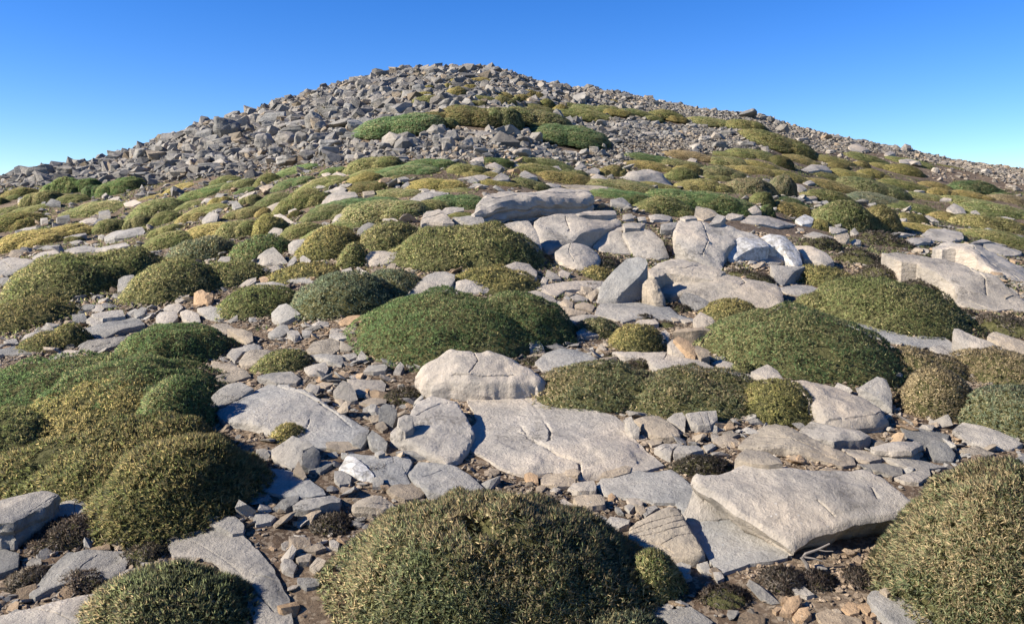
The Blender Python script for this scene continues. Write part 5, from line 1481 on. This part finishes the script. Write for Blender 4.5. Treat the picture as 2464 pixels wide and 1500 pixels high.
FAR = {
'T1': '20,260,1010,1110,d;50,180,1070,1120,o;200,440,1050,1140,o;370,640,950,1070,g;580,760,955,1060,g;640,790,1000,1100,g;760,1060,950,1070,g;430,660,1075,1140,o;-60,130,1172,1222,o;120,380,1150,1212,o;-90,300,1215,1350,d;480,930,1125,1250,o;980,1340,1115,1240,o;1250,1460,990,1050,y;1300,1640,1035,1120,g;1460,1730,995,1060,g;1580,1800,935,1000,o;1680,1900,965,1030,o;1760,1920,1020,1070,g;1330,1520,1120,1180,o;1350,1700,1155,1240,o;1570,1740,1090,1160,y;1330,1560,1210,1290,y;950,1140,1235,1330,o;1130,1360,1200,1300,o;700,950,1265,1370,o;1130,1350,1305,1380,o;1090,1460,1350,1480,o;1330,1750,1290,1400,y;1690,1960,1170,1260,o;1640,1960,1260,1400,o;330,710,1290,1400,y;-80,430,1345,1500,y;1800,1960,1080,1160,o;480,620,1385,1440,d;1000,1250,1080,1120,y;-60,60,1100,1160,d',
'T2': '110,440,860,930,g;500,690,865,920,g;0,190,920,1000,o;150,420,945,1020,g;330,680,945,1040,o;690,1070,795,900,o;700,1000,880,950,o;900,1330,850,940,g;700,940,910,990,y;980,1150,930,990,o;1150,1480,805,880,g;690,970,970,1060,d;1160,1560,950,1050,y;1300,1440,900,930,y;1460,1720,845,930,o;1530,1830,885,950,y;1700,1920,795,860,g;1700,1960,960,1020,y;880,1220,1035,1110,o;1380,1620,1025,1070,o;0,300,1060,1170,o;170,540,1040,1190,o;370,700,1150,1270,o;480,1050,1090,1200,g;660,1240,1110,1290,o;1180,1450,1110,1200,o;1330,1720,1070,1190,g;0,240,1220,1390,y;0,130,1170,1240,y;200,480,1280,1400,o;380,770,1285,1400,o;240,350,1190,1250,d;1430,1640,1200,1260,o;840,1310,520,640,g;1190,1400,490,560,d;1390,1500,540,590,o;1430,1800,450,560,d;1740,1960,470,580,o;1210,1400,365,410,o;1180,1300,330,360,y;1450,1570,300,350,y;1260,1330,280,300,y;1090,1180,320,350,y;1800,1940,375,440,o;1650,1790,365,400,o;1620,1720,400,430,o;1830,1920,335,360,y;1630,1760,220,240,y;1200,1290,175,190,y;1110,1200,180,200,y;480,530,450,475,o;1420,1470,265,290,y;1570,1650,275,300,y;1460,1510,230,250,y;1390,1440,500,540,d',
'T3': '0,400,480,585,g;110,300,430,480,g;0,60,370,420,o;90,230,325,370,y;30,130,350,385,y;210,310,390,440,o;330,420,430,470,y;370,490,410,440,o;460,700,430,480,o;350,700,460,520,g;500,650,500,545,o;650,780,430,460,o;700,870,460,500,y;850,1060,465,500,o;1050,1270,470,530,o;1170,1300,510,545,y;1010,1120,510,540,o;1370,1620,525,575,o;1640,1850,545,600,o;220,640,597,715,g;150,250,575,620,o;420,490,250,285,d;720,800,290,320,y;110,200,240,270,y;1150,1490,750,820,r;860,1220,770,840,g;830,1230,830,900,y;650,860,855,945,y;1120,1400,810,870,o;1210,1420,850,930,y;1160,1400,880,990,o;1500,1700,755,800,o;1480,1750,790,870,o;1650,1960,730,810,o;1700,1960,820,880,y;1700,1960,860,930,y;1390,1730,865,960,s;1600,1800,850,900,y;20,220,795,860,o;100,450,810,890,o;0,430,850,940,o;370,560,890,950,o;190,600,900,1000,y;0,280,955,1040,o;590,1070,965,1060,o;960,1260,985,1050,y;1230,1620,960,1060,y;1440,1640,930,980,o;1610,1960,950,1080,s;1790,1960,1060,1160,o;600,1050,1035,1120,g;800,1060,1070,1170,g;1020,1760,1050,1200,g;940,1360,1090,1240,o;1350,1770,1085,1225,g;1850,1960,1110,1230,g',
'T4': '-120,280,655,750,o;0,180,785,870,d;100,380,780,850,y;360,620,790,850,y;440,600,830,895,y;590,900,770,840,o;640,760,825,875,y;760,950,840,890,y;890,1140,850,935,y;900,1240,750,860,o;1200,1490,790,860,o;300,560,895,950,y;480,760,895,960,y;690,900,890,960,y;0,340,905,990,y;300,600,910,970,o;560,1010,960,1090,o;840,1180,965,1050,o;1140,1350,980,1030,y;1190,1400,1025,1090,y;1380,1740,975,1080,g;1360,1640,1045,1110,y;1680,1870,1060,1120,g;1030,1280,1060,1120,o;0,190,930,1080,s;290,740,980,1060,y;280,640,1045,1150,o;620,1050,1065,1160,b;0,300,1090,1160,g;0,350,1130,1240,y;350,780,1135,1340,o;640,960,1160,1340,y;300,500,1260,1350,y;870,1330,1130,1220,o;970,1180,1210,1290,y;1230,1500,1210,1290,y;1340,1700,1095,1180,o;1450,1940,1130,1260,o;1400,1850,1230,1340,y;1850,1960,1290,1360,y;880,1480,1290,1370,y;1480,2000,1340,1460,o;1700,2000,1080,1150,r'}
SHORT = {('T2','840'): 'the long olive scree mat', ('T3','220'): 'the olive mat low on the scree', ('T3','0,400,480'): 'the high wide olive mat',
         ('T3','1150'): 'the reddish brown heath patch', ('T4','890,1140'): 'the orange gold cushion', ('T1','370'): 'the far left thicket'}
for tl_, txt in FAR.items():
    for s in txt.split(';'):
        q = s.split(',')
        sh = None
        for (a, b_), v in SHORT.items():
            if a == tl_ and s.startswith(b_+','): sh = v
        if tl_ in ('T2', 'T3') and float(q[3]) < 600 and q[4] == 'g': q[4] = 'o'
        far_shrub(tl_, *[float(v) for v in q[:4]], q[4], short=sh)

BL = {
'T1': '1480,1590,600,690;1610,1760,530,670;1770,1850,510,610;1860,1940,490,580;1490,1560,670,760;1570,1740,665,740;1730,1840,660,700;1860,1980,620,690;1380,1480,715,780;1380,1475,780,840;1475,1625,760,845;1620,1690,790,865;1000,1110,745,825;900,985,890,950;1110,1230,840,890;1240,1290,880,940;1300,1400,870,910;1500,1650,850,900;220,350,875,960;110,200,930,985;430,560,880,950;570,650,880,930;820,930,770,830;680,830,915,950;980,1110,920,970;20,110,995,1030;1700,1790,740,800;1800,1900,740,800',
'T2': '0,60,500,580;40,240,490,570;240,380,490,540;380,480,480,600;230,370,530,590;50,150,540,600;200,340,585,640;160,280,630,710;290,370,625,710;0,110,640,740;400,520,630,700;440,510,540,610;560,720,520,590;700,790,530,610;600,670,590,650;780,880,510,570;590,660,300,360;650,720,310,360;750,860,225,300;840,900,300,370;860,920,270,330;930,1010,280,350;1030,1180,300,335;1060,1120,215,260;970,1010,210,250;1180,1260,265,315;540,640,430,490;660,740,410,470;980,1100,415,480;1380,1470,375,440;1460,1540,390,480;1360,1430,420,480;1190,1290,410,450;650,800,620,670;480,620,680,740;380,460,710,760;340,440,750,800;100,180,735,800;480,600,730,800;750,830,700,760;1090,1220,665,720;1330,1400,640,700;1400,1480,660,740;1540,1620,670,740;1330,1410,560,620;1650,1770,740,790;930,1000,700,750;1600,1750,610,650;1470,1555,105,128;1690,1840,130,175;1420,1480,185,225;1300,1350,175,210;1580,1640,320,360;1420,1510,335,365;1790,1860,580,640;160,300,800,870;1600,1700,850,900',
'T3': '200,260,210,240;340,460,310,345;800,900,320,365;1690,1840,445,510;1850,1920,490,520;770,900,540,580;900,960,550,600;630,710,520,560;800,870,600,650;700,830,660,700;1180,1290,610,650;1330,1390,550,590;1400,1500,640,690;1510,1610,680,740;1700,1830,685,725;1340,1430,700,750;1560,1680,600,640;580,660,720,780;640,710,740,800;490,580,740,800;400,480,750,800;0,150,730,800;100,160,650,700;670,710,700,750;1130,1190,600,640;910,990,415,450;780,850,770,830;980,1080,610,650',
'T4': '450,560,635,670;210,300,650,690;440,510,745,780;1060,1150,830,870;1230,1290,880,920;1600,1680,890,930;1800,1900,1010,1050;560,680,680,710'}
_tl = {'T1': ['grey', 'dark', 'dark', 'grey'], 'T2': ['grey', 'dark', 'dark', 'blue'], 'T3': ['grey', 'pale', 'dark', 'grey'], 'T4': ['pale', 'pink', 'tan', 'grey']}
_r = random.Random(4)
BSH = {('T1', '1610,'): 'the biggest left crag block', ('T2', '1470,'): 'the flat summit stone', ('T3', '1690,'): 'the layered rock on the right skyline',
       ('T2', '380,480'): 'the left crag stone column', ('T1', '220,'): 'the rounded boulder on the left skyline'}
for tl_, txt in BL.items():
    for s in txt.split(';'):
        q = [float(v) for v in s.split(',')]
        sh = None
        for (a, b_), v in BSH.items():
            if a == tl_ and s.startswith(b_): sh = v
        boulder(tl_, *q, _r.choice(_tl[tl_]), short=sh)

# ---- dead branch at the foot of the huge tilted boulder
def tube(bm, pts, r0, r1, n=7):
    rings = []
    for i, p in enumerate(pts):
        p = Vector(p)
        d = (Vector(pts[min(i+1, len(pts)-1)])-Vector(pts[max(i-1, 0)])).normalized()
        u = d.orthogonal().normalized(); v = d.cross(u)
        r = r0+(r1-r0)*i/(len(pts)-1)
        rings.append([bm.verts.new(p+(u*math.cos(t)+v*math.sin(t))*r) for t in [2*math.pi*j/n for j in range(n)]])
    for a, b in zip(rings[:-1], rings[1:]):
        for j in range(n): bm.faces.new([a[j], a[(j+1) % n], b[(j+1) % n], b[j]])
    bm.faces.new(rings[0]); bm.faces.new(list(reversed(rings[-1])))
bP = Vector(hit(1950, 1378))
bm = bmesh.new()
tube(bm, [(0, 0, -0.03), (-0.02, 0.01, 0.05), (-0.045, 0.02, 0.08), (-0.02, 0.03, 0.10), (0.05, 0.04, 0.12), (0.12, 0.05, 0.15)], 0.014, 0.005)
tube(bm, [(-0.03, 0.02, 0.085), (0.02, 0.0, 0.085), (0.06, -0.01, 0.075)], 0.006, 0.003)
tube(bm, [(0.05, 0.04, 0.12), (0.09, 0.03, 0.115), (0.13, 0.02, 0.12)], 0.005, 0.002)
me = bpy.data.meshes.new('dead_branch'); bm.to_mesh(me); bm.free(); me.materials.append(M_TWIG)
br = link('dead_branch', me); br.location = bP; br.scale = (0.6, 0.6, 0.6)
tag(br, 'bare grey dead branch bent at an angle in front of the huge tilted boulder', 'branch')
# ================================================================== loose stone cover
BAND = [(-400,452),(0,436),(150,452),(330,446),(500,426),(700,402),(850,396),(1100,388),(1300,380),(1500,392),(1640,384),(1750,362),(1860,352),(2000,364),(2140,366),(2260,396),(2330,412),(2464,446),(2900,520)]
bx_, by_ = zip(*BAND)
def in_any(P):
    m = np.zeros(len(P), bool)
    for B in FOOT:
        lo, hi = B.min(0), B.max(0)
        c = (P[:, 0] > lo[0]) & (P[:, 0] < hi[0]) & (P[:, 1] > lo[1]) & (P[:, 1] < hi[1])
        idx = np.nonzero(c)[0]
        if len(idx): m[idx[inside(P[idx], B)]] = True
    return m

def stone_cover(name, pos, size, tints, seed, flat=(0.45, 0.95), sink=0.25):
    rs = np.random.RandomState(seed)
    VV, FF, TT = [], [], []
    off = 0
    which = rs.randint(0, len(SCREE_PROTO), len(pos))
    for k, (P, Fc) in enumerate(SCREE_PROTO):
        m = which == k
        n = int(m.sum())
        if not n: continue
        s = size[m]
        sc = np.stack([s*rs.uniform(0.75, 1.35, n), s*rs.uniform(0.6, 1.1, n), s*rs.uniform(*flat, n)*0.75], 1)*0.5
        ang = rs.uniform(0, 2*math.pi, n); tx = rs.normal(size=n)*0.35; ty = rs.normal(size=n)*0.35
        ca, sa = np.cos(ang), np.sin(ang)
        Z = np.zeros(n); O1 = np.ones(n)
        Rz = np.array([[ca, -sa, Z], [sa, ca, Z], [Z, Z, O1]]).transpose(2, 0, 1)
        cx, sx = np.cos(tx), np.sin(tx)
        Rx = np.array([[O1, Z, Z], [Z, cx, -sx], [Z, sx, cx]]).transpose(2, 0, 1)
        cy, sy = np.cos(ty), np.sin(ty)
        Ry = np.array([[cy, Z, sy], [Z, O1, Z], [-sy, Z, cy]]).transpose(2, 0, 1)
        Rm = Rz@Rx@Ry
        v = P[None]*sc[:, None, :]
        v = np.einsum('nij,nvj->nvi', Rm, v)
        c = pos[m].copy(); c[:, 2] += sc[:, 2]*(1-2*sink)
        v = v+c[:, None, :]
        VV.append(v.reshape(-1, 3))
        FF.append((Fc[None]+(np.arange(n)*len(P))[:, None, None]+off).reshape(-1, 3))
        TT.append(np.repeat(tints[m], len(P), 0))
        off += n*len(P)
    me = np_mesh(name, np.vstack(VV), np.vstack(FF), 3, M_SCREE, False, np.vstack(TT))
    return link(name, me)

rs = np.random.RandomState(77)
# the scree: world density, size grows uphill
Ys = []
N = 290000
Y = rs.uniform(9.0, 32, N*2)
U = rs.uniform(-1.0, 1.0, N*2)
keepp = rs.uniform(size=N*2) < (Y/32)            # even cover of the ground
Y, U = Y[keepp], U[keepp]; X = U*Y
D = crest(U)
m = Y < D*1.2
X, Y, U = X[m], Y[m], U[m]
Zt = terr(X, Y)
sx_, sy_ = project(X, Y, Zt)
line = np.interp(sx_, bx_, by_)
patch = noise(X*0.35, Y*0.35, 0, 55)
up = sy_ < line
# coarse ones by rejection
size = (0.010+0.0029*Y)*np.exp(rs.normal(size=len(X))*0.48)*(1+0.25*noise(X*0.25, Y*0.25, 0, 91))
size = size*np.interp(sx_, [0, 900, 1300, 1700, 2000], [1.3, 1.3, 1.05, 0.75, 0.62])
big = (rs.uniform(size=len(X)) < 0.03) & (sx_ < 1500) & (sy_ > 235)
size = np.where(big, size*2.1, size)
size = np.clip(size, 0.03, 0.42)
dens = np.where(up, 1.0, np.where((Y > 8) & (sy_ < line+45), 0.10, 0.0))
k = (rs.uniform(size=len(X)) < dens)
shr = in_any(np.stack([X, Y], 1))
k &= ~(shr & (size > 0.0))
P = np.stack([X[k], Y[k], Zt[k]-0.02], 1); size = size[k]
print('scree', len(P))
g = rs.uniform(0.45, 0.98, len(P))[:, None]*np.ones((1, 3))
warm = rs.uniform(size=len(P))
g = np.where((warm > 0.86)[:, None], g*np.array([1.12, 0.98, 0.80]), g)
g = np.where((warm < 0.10)[:, None], g*np.array([0.80, 0.82, 0.85]), g)
right = np.clip((P[:, 0]/np.maximum(P[:, 1], 1)-0.15)*2.0, 0, 1)[:, None]
g = g*(1+right*np.array([0.14, 0.05, -0.02]))
sc_o = stone_cover('scree', P, size, g, 5, (0.4, 1.15), 0.22)
tag(sc_o, 'grey broken limestone scree covering the upper hill', 'scree', None, 'stuff')
# fine rubble in between on the hill
N2 = 135000
Y = rs.uniform(9, 31, N2*2); U = rs.uniform(-1.0, 1.0, N2*2)
kk = rs.uniform(size=len(Y)) < (Y/31)*0.8
Y, U = Y[kk], U[kk]; X = U*Y
D = crest(U)
Zt = terr(X, Y); sx_, sy_ = project(X, Y, Zt); line = np.interp(sx_, bx_, by_)
k = (Y < D*1.15) & (sy_ < line+3)
k &= ~in_any(np.stack([X, Y], 1))
P = np.stack([X[k], Y[k], Zt[k]], 1)
print('rubble', len(P))
size = 0.0028*P[:, 1]*np.exp(rs.normal(size=len(P))*0.3)
g = rs.uniform(0.45, 0.9, len(P))[:, None]*np.array([1.02, 0.98, 0.92])
ru = stone_cover('rubble', P, size, g, 6, (0.4, 1.0), 0.2)
tag(ru, 'small grey rubble lying between the larger scree blocks', 'rubble', None, 'stuff')

# loose stones on the soil in the near and middle ground
N3 = 52000
Y = 1.3+(rs.uniform(size=N3)**1.2)*13.5
U = rs.uniform(-0.9, 0.9, N3); X = U*(Y+1.2)
clus = noise(X*1.3, Y*1.3, 0, 44)+0.5*noise(X*4, Y*4, 0, 45)
k = rs.uniform(size=N3) < np.clip(0.30+0.75*clus, 0.02, 1)
k &= ~in_any(np.stack([X, Y], 1))
X, Y = X[k], Y[k]
size = 0.031*np.exp(rs.normal(size=len(X))*0.55)*(0.8+0.10*Y)
size = np.minimum(size, 0.05+0.016*Y)
P = np.stack([X, Y, terr(X, Y)], 1)
g = rs.uniform(0.7, 1.2, len(P))[:, None]*np.ones((1, 3))
warm = rs.uniform(size=len(P))
g = np.where((warm > 0.8)[:, None], g*np.array([1.18, 0.92, 0.66]), g)
g = np.where(((warm > 0.45) & (warm < 0.66))[:, None], g*np.array([1.08, 0.96, 0.82]), g)
print('stones', len(P))
ls = stone_cover('loose_stones', P, size, g, 8, (0.2, 0.6), 0.3)
tag(ls, 'loose small grey and ochre stones on the brown soil', 'stones', None, 'stuff')
# gravel
N4 = 260000
Y = 1.3+(rs.uniform(size=N4)**1.1)*8
X = rs.uniform(-0.9, 0.9, N4)*(Y+1.2)
clus = noise(X*1.7, Y*1.7, 0, 144)+0.5*noise(X*5, Y*5, 0, 145)
k = (rs.uniform(size=N4) < np.clip(0.45+0.6*clus, 0.03, 1)) & ~in_any(np.stack([X, Y], 1))
X, Y = X[k], Y[k]
size = 0.013*np.exp(rs.normal(size=len(X))*0.4)*(0.8+0.1*Y)
P = np.stack([X, Y, terr(X, Y)], 1)
g = rs.uniform(0.6, 1.15, len(P))[:, None]*np.array([1.15, 0.98, 0.80])
print('gravel', len(P))
gv = stone_cover('gravel', P, size, g, 9, (0.25, 0.7), 0.15)
tag(gv, 'fine ochre gravel scattered over the brown soil', 'gravel', None, 'stuff')

# low golden and olive ground cover between the cushions of the upper slope
N6 = 120000
Y = rs.uniform(5.5, 20, N6); U = rs.uniform(-1.0, 1.0, N6); X = U*Y
Zt = terr(X, Y); sx_, sy_ = project(X, Y, Zt); line = np.interp(sx_, bx_, by_)
clus = noise(X*0.8, Y*0.8, 0, 344)+0.5*noise(X*3, Y*3, 0, 345)
k = (clus > -0.35+0.12*(9-np.minimum(Y, 9))) & (sy_ > line) & (rs.uniform(size=N6) < 0.25+Y/20)
P = np.stack([X[k], Y[k], Zt[k]], 1)
P = P[~in_any(P[:, :2])]
print('cover', len(P))
nn = np.zeros_like(P); nn[:, 2] = 1
V, F, T, NV = tuft_cloud(P, nn, 'o', rs, 0.042, 0.012, 6, 0.9, 1.2, -0.1, 4)
gc = link('grass_cover', np_mesh('grass_cover', V, F, 5, M_LEAF, False, T, NV))
tag(gc, 'low golden olive ground cover between the cushion shrubs', 'ground cover', None, 'stuff')

# dry litter: short dead tufts on the soil
N5 = 19000
Y = 1.3+(rs.uniform(size=N5)**1.1)*10
X = rs.uniform(-0.9, 0.9, N5)*(Y+1.2)
clus = noise(X*1.1, Y*1.1, 0, 244)+0.5*noise(X*4, Y*4, 0, 245)
k = (clus > 0.1) & ~in_any(np.stack([X, Y], 1))
P = np.stack([X[k], Y[k], terr(X[k], Y[k])], 1)
nn = np.zeros_like(P); nn[:, 2] = 1
V, F, T, NV = tuft_cloud(P, nn, 'h', rs, 0.022, 0.005, 6, 1.0, 2.0, 0.15, 3)
lt = link('dry_ground_cover', np_mesh('dry_ground_cover', V, F, 5, M_LEAF, False, T, NV))
tag(lt, 'dry brown creeping plants and litter on the bare soil', 'ground cover', None, 'stuff')

# ================================================================== labels
def side(dx, dy):
    if abs(dx) > 1.6*abs(dy): return 'right of' if dx > 0 else 'left of'
    if abs(dy) > 1.6*abs(dx): return 'below' if dy > 0 else 'above'
    return ('upper' if dy < 0 else 'lower')+(' right of' if dx > 0 else ' left of')
marks = [r for r in REG if r['short']]
CATN = {'slab': 'rock', 'stone': 'stone', 'rock': 'rock', 'boulder': 'boulder', 'cushion shrub': 'shrub', 'dwarf shrub': 'shrub'}
GRP = {'slab': 'limestone slabs on the slope', 'stone': 'stones on the slope', 'rock': 'rocks on the slope', 'boulder': 'boulders on the slope',
       'cushion shrub': 'cushion shrubs on the slope', 'dwarf shrub': 'dark dwarf shrubs between the rocks'}
ORD = ['nearest', 'second', 'third', 'fourth', 'fifth', 'sixth', 'seventh', 'eighth', 'ninth', 'tenth', 'eleventh', 'twelfth', 'thirteenth', 'fourteenth', 'fifteenth']
used = {}
for r in REG:
    if r['label']: continue
    def dd(m):
        return math.hypot(m['px']-r['px'], (m['py']-r['py'])*1.5)/(0.6+m['w']/150)
    c = min((m for m in marks if m is not r), key=dd)
    r['mk'] = c; r['dist'] = dd(c)
    sd_ = side(r['px']-c['px'], r['py']-c['py'])
    r['key'] = (r['desc'], r['noun'], sd_, c['short'])
    used.setdefault(r['key'], []).append(r)
for key, L_ in used.items():
    L_.sort(key=lambda r: r['dist'])
    desc, noun, sd_, sh = key
    nn_ = {'cushion shrub': 'cushion', 'dwarf shrub': 'dark shrublet'}.get(noun, noun)
    for i, r in enumerate(L_):
        o_ = '' if len(L_) == 1 else ('nearest ' if i == 0 else ORD[min(i, 14)]+' nearest ')
        r['label'] = '%s%s %s %s %s' % (o_, desc, nn_, sd_, sh)
for r in REG:
    w_ = r['label'].split()
    tag(r['o'], ' '.join(w_[:16]), CATN[r['noun']], r['group'] or GRP[r['noun']])
import collections
print('over', [r['label'] for r in REG if len(r['label'].split()) > 16][:12])
print('things', len(REG), 'max words', max(len(r['label'].split()) for r in REG), 'dups', len(REG)-len(set(r['label'] for r in REG)))
